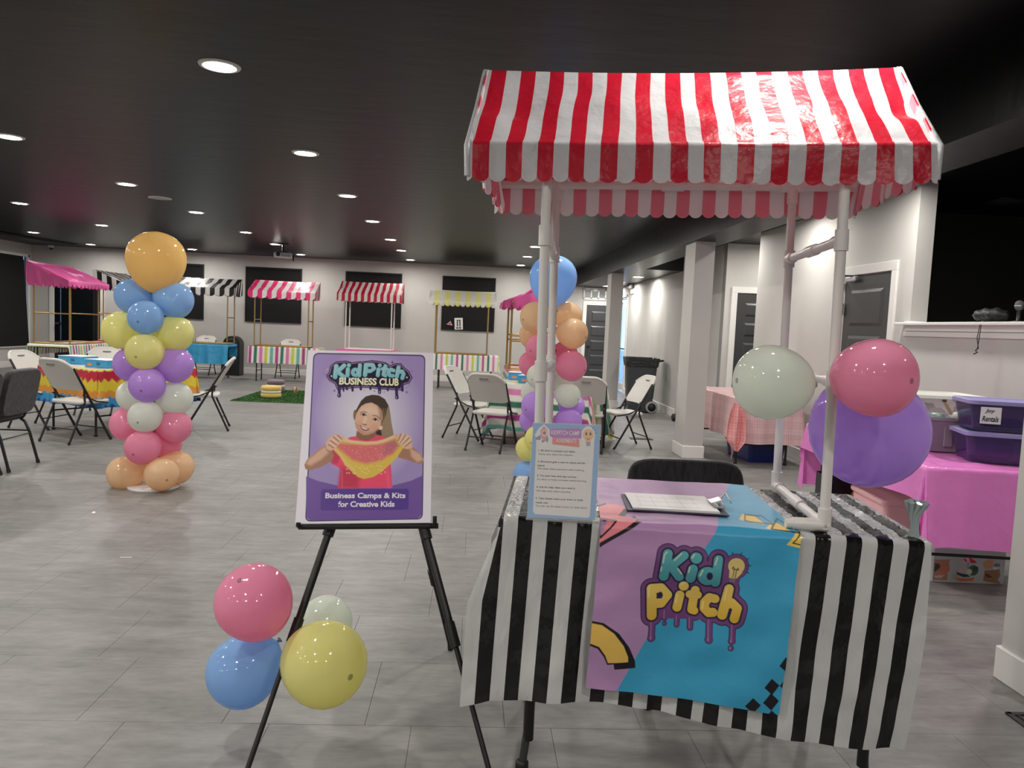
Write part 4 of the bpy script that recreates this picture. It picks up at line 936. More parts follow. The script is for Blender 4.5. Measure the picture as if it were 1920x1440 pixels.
for lab, x, y, dx, dy in (('white folding chair at the left end of the fiesta table, behind the dark fabric chairs', -4.93, 8.86, .98, -.14),
        ('white folding chair behind the fiesta table, only its top showing over the boxes', -4.95, 10.15, .1, -1),
        ('white folding chair seen sideways at the right end of the fiesta table', -3.22, 9.16, -1, -.28),
        ('white folding chair at the left of the rainbow striped table, facing right', .0, 9.2, .92, -.40),
        ('white folding chair with its back to us at the rainbow striped table', .26, 8.42, .42, .90),
        ('white folding chair at the rainbow striped table beside the balloon column', 1.34, 8.62, .20, .98),
        ('white folding chair seen sideways between the rainbow striped table and the grey bin', 1.86, 8.93, -.98, -.22),
        ('white folding chair behind the pink striped stall by the back wall', -4.22, 17.25, 0, -1),
        ('white folding chair behind the blue table by the back wall', -6.15, 17.3, 0, -1),
        ('white folding chair behind the pink table, hidden by the poster', -1.35, 17.2, 0, -1)):
    if 'hidden' in lab: continue
    dup(ch0, (x, y, 0), face(dx, dy), lab)

FAB = M('black_streaked_fabric', (.016, .015, .017), .9, var=(26, .75, (3, 3, .35)), sheen=.15, bump=(60, .3, (2, 2, .5)))
FABG = M('charcoal_mottled_fabric', (.030, .028, .032), .92, var=(30, .55), sheen=.25, bump=(70, .4))
GUN = M('gunmetal_tube', (.035, .035, .038), .28, metal=.6)
def banquet_chair(label, loc, rz, fab, group=None):
    t = thing('banquet_chair', label, 'chair', loc, rz, group)          # local +y faces forward
    def pad(name, cx, cy, w, h, th, T, n=.28):
        m = MB(); ring = []
        for i in range(32):
            a = 2*PI*i/32; c, s = math.cos(a), math.sin(a); ring.append((w/2*math.copysign(abs(c)**n, c), h/2*math.copysign(abs(s)**n, s)))
        L = ((.80, 0), (.95, .004), (1, .02), (1, th-.02), (.95, th-.004), (.80, th)); vs = []
        for k, z in L: vs += [(x-(1-k)*math.copysign(.05, x) if abs(x) > .06 else x*k, y-(1-k)*math.copysign(.05, y) if abs(y) > .06 else y*k, z) for x, y in ring]
        N = len(ring); fs = [(i*N+j, i*N+(j+1) % N, (i+1)*N+(j+1) % N, (i+1)*N+j) for i in range(len(L)-1) for j in range(N)]
        m.add(vs, fs, 0, True, T); m.add(vs[:N], [tuple(range(N))[::-1]], 0, False, T); m.add(vs[-N:], [tuple(range(N))], 0, False, T)
        return m.build(name, fab, t)
    pad('seat', 0, 0, .46, .44, .07, Matrix.Translation((0, .01, .42)))
    pad('backrest', 0, 0, .505, .40, .055, Matrix.Translation((0, -.245, .665)) @ Matrix.Rotation(PI/2+.20, 4, 'X'), .34)
    for sx in (-1, 1):
        x = sx*.215
        m = MB(); m.tube([(x*.9, -.30, .82), (x*.95, -.235, .50), (x, -.19, .42), (x, -.17, .40)], .0125, 8); m.build('back_frame', GUN, t)
        m = MB(); m.tube([(x, -.15, .405), (x, -.20, .37), (x*1.02, -.235, .28), (x*1.05, -.30, .02)], .0125, 10); lg = m.build('leg', GUN, t)
        m = MB(); m.tube([(x*1.05, -.298, .03), (x*1.055, -.304, 0)], .016, 8); m.build('foot_cap', BLKP, lg)
        m = MB(); m.tube([(x, .12, .41), (x, .17, .38), (x*1.02, .19, .28), (x*1.04, .21, .02)], .0125, 10); lg = m.build('leg', GUN, t)
        m = MB(); m.tube([(x*1.04, .209, .03), (x*1.04, .211, 0)], .016, 8); m.build('foot_cap', BLKP, lg)
        m = MB(); m.tube([(x*1.02, -.235, .29), (x*1.02, .19, .29)], .007, 6); m.build('stretcher', GUN, t)
    m = MB(); m.tube([(-.22, -.24, .27), (.22, -.24, .27)], .007, 6); m.build('stretcher', GUN, t)
    m = MB(); m.tube([(-.215, -.17, .405), (.215, -.17, .405)], .010, 6); m.tube([(-.215, .14, .405), (.215, .14, .405)], .010, 6); m.build('seat_frame', GUN, t)
    return t
bc1 = banquet_chair('charcoal fabric stacking chair in front of the white folding chairs', (-4.14, 6.57, 0), PI/2+.04, FABG, 'charcoal chairs at the left edge')
dup(bc1, (-4.13, 6.02, 0), PI/2+.02, 'charcoal fabric stacking chair cut off by the edge, nearest to us')
banquet_chair('black fabric stacking chair tucked behind the front stall table', (.93, 2.86, 0), PI-.03, FAB)

# ---------------------------------------------------------------- drapes for the other tables
def rgb(c): return lin(c)
def pal(idx, cols):
    P = np.array([lin(c) for c in cols]); return P[np.asarray(idx) % len(P)]
RAINBOW = [(232, 228, 220), (216, 120, 176), (232, 228, 220), (196, 204, 74), (232, 228, 220), (106, 178, 164), (232, 228, 220), (176, 62, 136), (232, 228, 220), (36, 108, 88)]
FILM = M('printed_film_cloth', (1, 1, 1), .30, spec=.5, vcol=True, bump=(7, .5, (1, 1, 1), .03), transl=.12)
def cloth(name, label, loc, yaw, w, d, h, drops, colf, step=.02, cat='tablecloth', **kw):
    V, Q, s, t, ax, ay = drape(w+.01, d+.01, h+.003, drops, step, **kw)
    L = np.hypot(ax, ay); C = colf(s, t, ax, ay, L)
    V[:, 2] = np.maximum(V[:, 2], .006)
    o = link(name, mesh_np(name, V, Q, FILM, C), None, loc, yaw); return tag(o, label, cat)
def stripes_x(sw, ph=0): return lambda s, t, ax, ay, L: pal(np.floor(s/sw+ph+200).astype(int), RAINBOW)
def stripes_y(sw, ph=0): return lambda s, t, ax, ay, L: pal(np.floor(t/sw+ph+200).astype(int), RAINBOW)
def plain(c): return lambda s, t, ax, ay, L: np.tile(lin(c), (len(s), 1))
def fiesta(s, t, ax, ay, L):
    u = np.where(ay > ax, s, t); zg = (np.abs(((u*11) % 1)-.5)*2)*.045; zg2 = (np.abs(((u*9+.3) % 1)-.5)*2)*.03
    b = L*1.0
    k = np.zeros(len(s), int)
    k[(b+zg*.5) > .035] = 1; k[(b+zg) > .15] = 2; k[(b+zg2*.6) > .25] = 3; k[(b+zg2) > .33] = 4; k[(b+zg) > .425] = 5
    flat = L <= 0; k2 = np.floor((t+5)/.09).astype(int) % 5
    P = [(206, 214, 110), (196, 32, 60), (226, 204, 60), (226, 150, 56), (52, 152, 206), (28, 66, 150)]
    C = pal(k, P); F = pal(k2, [(226, 222, 200), (52, 152, 206), (226, 204, 60), (196, 32, 60), (226, 150, 56)]); C[flat] = F[flat]*.5+.5*lin((230, 226, 214)); return C

# group of the fiesta table
FT = Vector((-4.14, 8.98, 0)); FY = -.541
folding_table('folding_table', 'folding table with black legs under the fiesta coloured cloth', FT, FY, 1.06, 1.22, .74)
cloth('tablecloth', 'fiesta cloth of red, yellow, orange and blue fringed bands', FT, FY, 1.06, 1.22, .74, (.42, .42, .42, .42), fiesta, .016, flare=.10, rip=.05, k=14, seed=2, maxh=.42)
RT = Vector((.98, 9.12, 0)); RY = -.36
folding_table('folding_table', 'folding table under the rainbow striped cloth among white chairs', RT, RY, 1.15, 1.05, .74)
cloth('tablecloth', 'rainbow striped plastic cloth on the table among the white chairs', RT, RY, 1.15, 1.05, .74, (.62, .60, .56, .5), stripes_y(.072, .4), .018, flare=.14, rip=.06, k=13, seed=4)

# kit boxes
BXB, BXW, BXP = M('box_blue', (62, 158, 206), .5), M('box_white_top', (.78, .79, .80), .5), M('box_pink', (204, 140, 176), .5)
def kit_box(label, x, y, z, yaw, dims=(.33, .25, .085), side=BXB, group='blue kit boxes'):
    t = thing('kit_box', label, 'box', (x, y, z), yaw, group); w, d, h = dims
    m = MB(); m.box((0, 0, h/2), (w, d, h), bev=.003); m.build('box_body', side, t)
    m = MB(); m.box((0, 0, h+.002), (w+.006, d+.006, .004), bev=.001); m.build('lid_sheet', BXW, t)
    m = MB()
    for i in range(4):
        for j in range(3):
            if (i+j) % 2 == 0 or j == 1: m.box((.02+i*.014, -d/2-.0006, h*.35+j*.014), (.010, .001, .010), T=Matrix.Rotation(0, 4, 'Z'))
    m.build('printed_diamonds', BLKP, t)
    m = MB(); m.prism([(-.12, -d/2-.001), (-.06, -d/2-.001), (-.06, -d/2-.0002), (-.12, -d/2-.0002)], h*.2, h*.55); m.build('printed_patch', M('box_peach', (222, 140, 110), .5), t)
    return t
zf = .7465
kit_box('blue kit box nearest us on the fiesta table', -4.09, 8.54, zf, -.42)
kit_box('blue kit box behind the white chair back on the fiesta table', -4.62, 9.0, zf, -.30)
kit_box('blue and pink kit box at the far side of the fiesta table', -4.05, 9.22, zf, .30, side=BXB)
kit_box('blue kit box nearest us on the rainbow striped table', .73, 8.78, zf, -.30)
kit_box('blue kit box behind the other one on the rainbow striped table', .62, 9.30, zf, -.12)

# ---------------------------------------------------------------- stalls along the back wall
def small_stall(label, x, y, yaw, w, d, zE, zR, hw, hd, val, n, fabs, pm=GOLD, pr=.013, lobe=1, sc=.5, off=0.0, firstcol=0, base=.758, seed=3, wr=.006, rails=(.48,)):
    t = thing('market_stall', label, 'market stall', (x, y, base), yaw, 'market stalls set on tables'); e = zE-base; g = zR-base; gb_ = g-(hd-d/2)/(2*hd)*(g-e)-.035
    for sx in (-1, 1):
        for sy in (-1, 1):
            m = MB(); m.tube([(sx*w/2, sy*d/2, 0), (sx*w/2, sy*d/2, e if sy < 0 else gb_)], pr, 8); m.build('post', pm, t)
        m = MB(); m.tube([(sx*w/2, -d/2, 0), (sx*w/2, d/2, 0)], pr, 8); m.build('base_rail', pm, t)
        for q in rails: m = MB(); m.tube([(sx*w/2, -d/2, q*e), (sx*w/2, d/2, q*e)], pr*.85, 8); m.build('side_rail', pm, t)
        m = MB(); m.tube([(sx*w/2, -d/2, e), (sx*w/2, d/2, gb_)], pr*.8, 6); m.build('rafter', pm, t)
    for sy in (-1, 1):
        m = MB(); m.tube([(-w/2, sy*d/2, 0), (w/2, sy*d/2, 0)], pr, 8); m.build('base_rail', pm, t)
        m = MB(); m.tube([(-hw+.01, sy*d/2, e if sy < 0 else gb_), (hw-.01, sy*d/2, e if sy < 0 else gb_)], pr*.8, 6); m.build('eave_rail' if sy < 0 else 'ridge_rail', pm, t)
    awning('awning', t, hw, hd, e, g, val, n, fabs, off, sc, 6, .01, wr, .02, seed, .015, (4, 2, 9), lobe, firstcol, shed=True)
    return t
fab = lambda n, c: M('awning_'+n, c, .45, spec=.4, bump=(5, .4, (1, 1, 1), .03), transl=.25)
WHA = fab('white', (220, 218, 216))
small_stall('pink and white striped stall on gold pipes by the back wall', -4.10, 16.40, .02, 1.12, .50, 1.905, 2.15, .70, .28, .14, 14, [fab('hotpink', (226, 52, 118)), WHA], lobe=2, sc=.28, off=0, seed=5)
small_stall('thin red and white striped stall on white pipes by the back wall', -2.28, 16.55, -.02, .98, .45, 1.94, 2.215, .69, .25, .15, 20, [fab('crimson', (188, 20, 52)), WHA], pm=PVC, pr=.014, sc=.3, off=.5, firstcol=1, seed=6, rails=(.40, .88))
small_stall('yellow and white striped stall on gold pipes by the back wall', -.27, 16.32, .0, 1.12, .48, 1.87, 2.115, .72, .27, .09, 13, [WHA, fab('lemon', (226, 222, 146))], lobe=1, sc=.5, seed=7)
small_stall('black and white striped stall beside the pink striped one by the back wall', -5.80, 16.45, .02, 1.10, .50, 1.925, 2.14, .70, .28, .15, 14, [WHA, fab('black', (16, 16, 17))], lobe=2, sc=.25, seed=8)
small_stall('plain pink stall on gold pipes nearest the side window', -7.29, 13.92, PI/2, 1.18, .60, 1.84, 2.14, .72, .33, .10, 11, [fab('rose', (216, 96, 160))], seed=9, wr=.012)
small_stall('black and white striped stall behind the plain pink one', -7.28, 16.05, PI/2, 1.12, .56, 1.90, 2.15, .72, .31, .13, 14, [WHA, fab('black', 0)], seed=10)
small_stall('plain pink stall on gold pipes behind the blue topped balloon column', .86, 11.95, -PI/2, 1.15, .60, 1.77, 2.03, .74, .42, .10, 11, [fab('rose', 0)], seed=12, wr=.02, pr=.017, rails=(.5, .42))
def stall_table(lab, clab, x, y, yaw, w, d, drops, colf, seed, **kw):
    folding_table('folding_table', lab, (x, y, 0), yaw, w, d, .74); cloth('tablecloth', clab, (x, y, 0), yaw, w, d, .74, drops, colf, .022, seed=seed, **kw)
stall_table('folding table carrying the pink striped stall', 'rainbow striped cloth under the pink striped stall', -4.03, 16.42, .02, 1.46, .56, (.10, .12, .36, .2), stripes_x(.0555, .2), 3, flare=.10, rip=.03)
stall_table('folding table carrying the thin red striped stall', 'hot pink cloth under the thin red striped stall', -2.30, 16.55, 0, 1.28, .60, (.2, .2, .38, .2), plain((226, 90, 168)), 4, flare=.1, rip=.03)
stall_table('folding table carrying the yellow striped stall', 'rainbow striped cloth under the yellow striped stall', -.17, 16.36, 0, 1.42, .58, (.2, .26, .34, .2), stripes_x(.0555, .6), 5, flare=.14, rip=.03)
stall_table('folding table carrying the black striped stall by the blue cloth', 'sky blue cloth under the black striped stall', -5.95, 16.45, .02, 1.46, .60, (.2, .05, .42, .3), plain((52, 152, 200)), 6, flare=.08, rip=.03)
stall_table('folding table carrying the plain pink stall by the window', 'rainbow striped cloth under the plain pink stall by the window', -7.29, 13.92, PI/2, 1.40, .66, (.05, .2, .34, .2), stripes_x(.045, .3), 7, flare=.1, rip=.03)
stall_table('folding table carrying the rear black striped stall', 'bright red cloth under the rear black striped stall', -7.28, 16.05, PI/2, 1.40, .64, (.25, .2, .36, .3), plain((206, 36, 66)), 8, flare=.1, rip=.04)
stall_table('folding table carrying the pink stall behind the balloon column', 'red, white and green banded cloth under the pink stall behind the balloon column', .86, 11.95, -PI/2, 1.40, .62, (.3, .5, .42, .3),
            lambda s, t, ax, ay, L: pal(np.where(L <= 0, np.floor((s+3)/.16).astype(int) % 3, np.clip(np.floor(L/.055), 0, 5).astype(int)), [(208, 30, 56), (214, 206, 200), (60, 160, 140), (214, 206, 200), (208, 30, 56), (222, 60, 70)]), 9, flare=.1, rip=.03)

# ---------------------------------------------------------------- the pink tables at the side
GA, GP = lin((242, 212, 212)), lin((212, 160, 168))
def gingham(s, t, ax, ay, L):
    a = (np.floor(s/.012) % 2); b = (np.floor(t/.012) % 2); k = (a+b)/2; broad = .5*(np.floor(s/.19) % 2)
    k = np.clip(k*.8+broad*.25, 0, 1)[:, None]; return GA*(1-k)+GP*k
GT = (3.21, 8.62, 0)
folding_table('folding_table', 'folding table under the pale pink gingham cloth', GT, PI/2, 1.5, .70, .74)
cloth('tablecloth', 'pale pink gingham cloth on the table behind the column', GT, PI/2, 1.5, .70, .74, (.50, .40, .40, .46), gingham, .0085, flare=.06, rip=.035, k=11, seed=3)
# loose gathered corner of the gingham cloth, hanging lower than the hem
gm = thing('gathered_cloth', 'loose pink gingham cloth end hanging off the table corner by the column', 'cloth', (2.835, 7.80, 0))
n1, n2 = 16, 40; U1, V1 = [a.ravel() for a in np.meshgrid(np.linspace(-1, 1, n1), np.linspace(0, 1, n2), indexing='ij')]
wd = np.interp(V1, [0, .25, .55, .8, 1], [.035, .07, .085, .09, .012]); x = U1*wd; y = -.03-.035*np.cos(U1*5+V1*2)*np.minimum(1, V1*3)-.02*V1; z = .70-V1*.52
k = np.clip(((np.floor(U1*7) % 2)+(np.floor(V1*32) % 2))/2, 0, 1)[:, None]
link('cloth_fold', mesh_np('cloth_fold', np.c_[x, y, z], quads(n1, n2), FILM, lin((250, 186, 184))*(1-k)+lin((226, 146, 148))*k), gm)
link('cloth_fold', mesh_np('cloth_fold', np.c_[x*.9, y+.05, z+.03*V1], quads(n1, n2), FILM, lin((250, 196, 194))*(1-k)+lin((232, 160, 160))*k), gm)
HT = (2.938, 4.743, 0); HY = PI/2-.098
folding_table('folding_table', 'folding table under the hot pink plastic cloth', HT, HY, 1.83, .76, .74, inset=.16)
cloth('tablecloth', 'creased hot pink plastic cloth on the table by the half wall', HT, HY, 1.83, .76, .74, (.44, .50, .16, .20), plain((240, 138, 216)), .014, flare=.10, rip=.06, k=9, seed=7, wr=.003)

def tote(name, label, loc, yaw, w, d, h, body, lidm, taper=.88, lid=True, cat='storage box'):
    t = thing(name, label, cat, loc, yaw)
    def ring(k, z, o=0):
        out = []
        for sx, sy in ((1, 1), (-1, 1), (-1, -1), (1, -1)):
            for i in range(5):
                a = {(1, 1): 0, (-1, 1): PI/2, (-1, -1): PI, (1, -1): 1.5*PI}[sx, sy] + i*PI/8; r = .035
                out.append((sx*(w/2*k-r)+r*math.cos(a)+sx*o, sy*(d/2*k-r)+r*math.sin(a)+sy*o, z))
        return out
    m = MB(); R = [ring(taper, .002), ring(1, h-.02), ring(1, h-.02, .010), ring(1, h, .010), ring(1, h, -.004), ring(taper, .012, -.006)]; n = 20
    vs = [p for r in R for p in r]; fs = [(i*n+j, i*n+(j+1) % n, (i+1)*n+(j+1) % n, (i+1)*n+j) for i in range(len(R)-1) for j in range(n)]
    m.add(vs, fs + [tuple(range(n))[::-1], tuple(range(5*n, 6*n))]); m.build('bin_body', body, t)
    if lid:
        m = MB(); R = [ring(1, h-.012, .014), ring(1, h+.008, .014), ring(1, h+.012, .004), ring(.9, h+.012), ring(.88, h+.004)]
        vs = [p for r in R for p in r]; fs = [(i*n+j, i*n+(j+1) % n, (i+1)*n+(j+1) % n, (i+1)*n+j) for i in range(len(R)-1) for j in range(n)]
        m.add(vs, fs + [tuple(range(n))[::-1], tuple(range(4*n, 5*n))]); m.build('lid', lidm, t)
    return t
PURB = M('purple_tinted_plastic', (.055, .032, .14), .12, spec=.6, alpha=.62); LAVL = M('lavender_lid', (150, 144, 196), .35)
CLR = M('clear_plastic', (.75, .76, .74), .12, alpha=.30, spec=.5); WHL = M('white_lid', (.78, .79, .74), .35)
zt = .7475
p1 = tote('storage_tote', 'lower dark purple storage box with lavender lid on the pink table', (3.065, 4.115, zt), -.30, .46, .30, .165, PURB, LAVL)
m = MB(); m.box((-.09, -.10, .075), (.22, .05, .11), bev=.02); m.build('folded_cloth', M('lilac_cloth', (190, 140, 214), .8), p1)
m = MB(); m.box((.165, -.1525, .085), (.11, .003, .09)); m.build('paper_label', M('cream_label', (.62, .60, .46), .6), p1)
m = MB()
for i in range(3): m.box((.15, -.1545, .105-.022*i), (.06, .001, .003))
m.build('label_print', M('label_ink', (.12, .12, .10), .6), p1)
p2 = tote('storage_tote', 'upper dark purple storage box with a handwritten white label', (3.075, 4.125, zt+.179), -.27, .46, .30, .165, PURB, LAVL)
m = MB(); m.box((-.135, -.1535, .093), (.105, .002, .094)); m.build('paper_label', BXW, p2)
for t_, b in (('Joy', (-.165, .104, .05, .026)), ('Rentals', (-.178, .058, .084, .032))):
    lettering('lettering', t_, DARKT, p2, (0, -.1552, 0), (1, 0, 0), (0, 0, 1), b, .02, .25)
m = MB(); m.box((-.06, -.09, .05), (.2, .08, .05), bev=.015); m.build('folded_cloth', M('mauve_cloth', (120, 84, 140), .8), p2)
tub = tote('storage_tub', 'open grey plastic tub on the pink table left of the purple boxes', (2.92, 4.52, zt), -.20, .36, .30, .215, M('grey_tub', (150, 142, 152), .4), None, .84, False)
for x in (-.10, .02):
    m = MB(); m.box((x, -.142, .10), (.05, .010, .13), bev=.003); m.build('rib', M('grey_tub', 0), tub)
wb = tote('storage_box', 'white lidded box underneath the clear box on the pink table', (3.16, 4.98, zt), -.08, .44, .34, .13, M('white_bin', (.6, .6, .62), .4), WHL)
cb_ = tote('storage_tote', 'clear storage box with a white lid, full of craft supplies', (3.16, 4.95, zt+.142), -.08, .52, .38, .17, CLR, WHL)
for i, (x, y, c, s3) in enumerate(((-.16, -.08, (206, 196, 196), (.14, .10, .08)), (.0, -.09, (168, 188, 176), (.12, .09, .07)), (.13, -.08, (150, 120, 170), (.10, .08, .06)), (-.05, .04, (186, 176, 184), (.18, .12, .09)), (.19, -.04, (220, 200, 150), (.05, .06, .09)))):
    m = MB(); m.box((x, y, .018+s3[2]/2), s3, bev=.03, T=Matrix.Rotation(.2*(i-2), 4, 'Z')); m.build('craft_packet', M('packet_%d' % i, c, .5), cb_)
gr = thing('tape_roll', 'sage green ribbon roll lying in the grey tub', 'ribbon', (2.86, 4.44, zt+.20), .3)
m = MB(); m.lathe([(.02, -.03), (.05, -.03), (.05, .03), (.02, .03), (.02, -.03)], 20); m.build('ribbon', M('sage_ribbon', (100, 138, 124), .4), gr)
m = MB(); m.lathe([(.014, -.034), (.020, -.034), (.020, .034), (.014, .034), (.014, -.034)], 16); m.build('core', BXW, gr)
rp = thing('wooden_stick', 'wooden stick leaning in the grey tub', 'stick', (2.93, 4.40, zt+.15))
m = MB(); m.tube([(.03, -.03, .02), (-.045, .0, .16)], .011, 10); m.build('shaft', M('tan_wood', (170, 146, 120), .5), rp)
m = MB(); m.lathe([(0, 0), (.013, .002), (.013, .016), (0, .018)], 10, T=Matrix.Translation((-.047, .001, .158))); m.build('tip', M('dark_tip', (70, 56, 50), .5), rp)
bg_ = thing('packing_bag', 'crumpled clear bag of white bits on top of the grey tub', 'bag', (2.98, 4.38, zt+.222))
m = MB(); V = []
m.lathe([(0, -.02), (.05, -.018), (.075, 0), (.06, .022), (.03, .032), (0, .034)], 14, T=Matrix.Diagonal((1.0, .6, 1, 1))); o = m.build('bag_body', M('milky_plastic', (.62, .62, .60), .25, alpha=.8), bg_)
for v in o.data.vertices: v.co += Vector((rnd.uniform(-1, 1), rnd.uniform(-1, 1), rnd.uniform(-.6, .6)))*.008
m = MB(); m.tube([(.06, 0, .01), (.085, .01, .02), (.10, -.005, .015)], [.012, .006, .014], 8); m.build('bag_neck', M('milky_plastic', 0), bg_)
# under the hot pink table
pd = tote('storage_chest', 'pale pink lidded storage box on the floor under the hot pink table', (2.845, 4.72, 0), -.08, .42, .48, .40, M('pale_pink_plastic', (244, 188, 194), .4), M('pale_pink_lid', (244, 190, 196), .4), .93)
for y in (-.14, .02, .16):
    m = MB(); m.box((-.207, y, .22), (.008, .11, .20), bev=.003); m.build('rib', M('pale_pink_plastic', 0), pd)
fb = thing('tote_bag', 'black shopping bag printed with bright flowers under the hot pink table', 'bag', (2.74, 5.20, 0), -.1)
n1, n2 = 90, 90; U1, V1 = [a.ravel() for a in np.meshgrid(np.linspace(0, 1, n1), np.linspace(0, 1, n2), indexing='ij')]
A = Art(U1*100, V1*100, (16, 12, 22)); g_ = np.random.RandomState(8)
for i in range(46):
    x, y = g_.uniform(0, 100, 2); c = [(226, 140, 60), (206, 60, 90), (90, 150, 120), (236, 230, 220), (120, 170, 190)][i % 5]; r = g_.uniform(2, 6)
    for k in range(6): A.ell(x+r*math.cos(k*1.05), y+r*math.sin(k*1.05), r*.55, r*.55, c, 1)
    A.ell(x, y, r*.4, r*.4, (240, 210, 110), 1)
x = (U1-.5)*.40; z = .004+V1*.44; 
y = -.09*np.sin(np.clip(1-V1*.5, 0, 1)*PI/2)+.01*wrinkle(U1, V1, 3, 8, 2, 8)
link('bag_front', mesh_np('bag_front', np.c_[x, y, z], quads(n1, n2), M('printed_bag', (1, 1, 1), .4, vcol=True), A.C), fb)
link('bag_back', mesh_np('bag_back', np.c_[x, -y, z], quads(n1, n2), M('printed_bag', 0), A.C), fb)
m = MB()
for sx in (-1, 1): m.add([(sx*.2, -.085, .004), (sx*.2, .085, .004), (sx*.2, .06, .44), (sx*.2, -.06, .44)], [(0, 1, 2, 3)])
m.box((0, 0, .006), (.40, .17, .004)); m.build('bag_side', M('black_bag_side', (.01, .008, .014), .4), fb)
m = MB()
for y in (-.065, .065): m.tube([(-.09, y, .43), (-.08, y, .50), (0, y, .54), (.08, y, .50), (.09, y, .43)], .008, 6)
m.build('handle', M('bag_handle', (.55, .5, .5), .6), fb)
gb = thing('gift_box', 'white box printed with a parasol and little scenes, on the floor under the pink table', 'box', (2.985, 4.31, 0), -.04)
m = MB(); m.box((0, 0, .10), (.43, .26, .20), bev=.004); m.build('carton', M('white_carton', (.42, .44, .45), .5), gb)
n1, n2 = 150, 70; U1, V1 = [a.ravel() for a in np.meshgrid(np.linspace(0, 1, n1), np.linspace(0, 1, n2), indexing='ij')]
A = Art(150+U1*1450, 60+V1*680, (176, 184, 186))
A.poly([(150, 270), (490, 265), (450, 300), (480, 480), (440, 540), (450, 700), (150, 700)], (176, 124, 100)); A.poly([(160, 350), (260, 360), (280, 440), (170, 540)], (66, 62, 54)); A.poly([(300, 400), (460, 420), (450, 540), (300, 540)], (206, 116, 84)); A.poly([(180, 610), (380, 590), (330, 650), (190, 660)], (196, 176, 176))
for k in range(8):
    a0, a1 = PI-k*PI/8, PI-(k+1)*PI/8
    A.poly([(850, 195)] + [(850+165*math.cos(a), 315-110*math.sin(a)) for a in (a0, a1)] + [(850+165*math.cos(a1)*.3, 320)], (190, 40, 66) if k % 2 else (232, 180, 190))
A.stroke([(848, 310), (840, 500)], 6, (90, 80, 70)); A.poly([(610, 510), (700, 540), (850, 560), (930, 610), (760, 615), (640, 570)], (26, 60, 66)); A.ell(960, 470, 110, 110, (56, 90, 74)); A.ell(880, 500, 60, 60, (196, 206, 180)); A.ell(1010, 420, 50, 40, (40, 60, 50)); A.ell(720, 470, 60, 40, (216, 170, 180))
A.poly([(540, 560), (640, 560), (700, 640), (660, 710), (560, 640)], (176, 160, 130)); A.poly([(660, 650), (900, 640), (1010, 610), (980, 690), (700, 710)], (212, 112, 60))
A.poly([(1140, 300), (1250, 220), (1370, 240), (1350, 420), (1190, 430)], (190, 150, 110)); A.poly([(1200, 460), (1380, 440), (1500, 420), (1530, 560), (1480, 640), (1560, 740), (1180, 680)], (150, 116, 84)); A.poly([(1370, 390), (1480, 380), (1480, 420), (1370, 430)], (220, 216, 210)); A.ell(1440, 340, 70, 40, (110, 116, 120)); A.poly([(1200, 520), (1290, 540), (1370, 600), (1260, 610)], (90, 62, 40))
link('printed_front', mesh_np('printed_front', np.c_[(U1-.5)*.42, 0*U1-.1306, .198-V1*.196], quads(n1, n2), PRINT, A.C), gb)
bb = tote('storage_bin', 'dark blue plastic bin on the floor under the gingham table', (3.30, 8.42, 0), PI/2+.1, .62, .44, .20, M('navy_blue_plastic', (.012, .024, .16), .3), M('navy_blue_lid', (.012, .022, .13), .3), .92)

# ---------------------------------------------------------------- fittings and the far end of the room
pj = thing('projector', 'white projector hanging from the ceiling by a black mount', 'projector', (-3.75, 14.8, 2.575), .25)
m = MB(); m.box((0, 0, 0), (.34, .25, .095), bev=.02); m.build('projector_body', M('projector_white', (.62, .62, .62), .4), pj)
m = MB(); m.lathe([(0, .0), (.03, .0), (.04, .02), (.04, .03), (0, .026)], 16, T=Matrix.Translation((-.09, -.122, .005)) @ Matrix.Rotation(PI/2, 4, 'X')); m.build('lens', BLKP, pj)
m = MB(); m.tube([(0, 0, .05), (0, 0, .225)], .02, 8); m.box((0, 0, .215), (.20, .12, .02)); m.box((0, 0, .058), (.16, .14, .02)); m.build('ceiling_mount', BLK, pj)
m = MB()
for i in range(6): m.box((-.02+.03*i, -.1255, -.01), (.012, .004, .05))
m.build('vent_slot', BLKP, pj); m = MB(); m.tube([(.15, .06, .0), (.19, .05, .02), (.20, .03, -.10)], .012, 6); m.build('cable', BLK, pj)
sp = thing('ceiling_speaker', 'round white speaker set flat in the black ceiling', 'speaker', (-3.966, 9.65, 2.8))
m = MB(); m.lathe([(0, -.012), (.10, -.012), (.118, -.008)], 28); m.build('grille', M('speaker_grille', (.42, .42, .42), .6, bump=(300, .4)), sp)
m = MB(); m.lathe([(.118, -.012), (.132, -.01), (.136, 0)], 28); m.build('rim', M('light_ring', 0), sp)
dc = thing('dome_camera', 'small white security camera under the ceiling in the far corner', 'camera', (-9.86, 18.0, 2.8))
m = MB(); m.lathe([(.065, 0), (.07, -.03), (.06, -.055)], 20); m.build('housing', M('light_ring', 0), dc); m = MB(); m.lathe([(.055, -.055), (.045, -.085), (.02, -.10), (0, -.102)], 16); m.build('dome', M('smoked_dome', (.01, .01, .012), .1), dc)
ct = thing('curtain_track', 'black curtain track on the ceiling near the side window', 'track', (0, 0, 2.8))
m = MB(); m.tube([(-9.70, 14.0, -.02), (-9.0, 17.3, -.02)], .018, 6); m.build('rail', BLK, ct); m = MB(); m.tube([(-9.52, 14.0, -.015), (-8.85, 17.2, -.015)], .012, 6); m.build('rail', BLK, ct)
em = thing('emergency_light', 'two-headed emergency light high on the wall by the glass door', 'emergency light', (3.385, 16.15, 2.27), PI/2)
m = MB(); m.box((0, .0, 0), (.26, .03+.0, .12), bev=.012); m.build('housing', M('light_ring', 0), em)
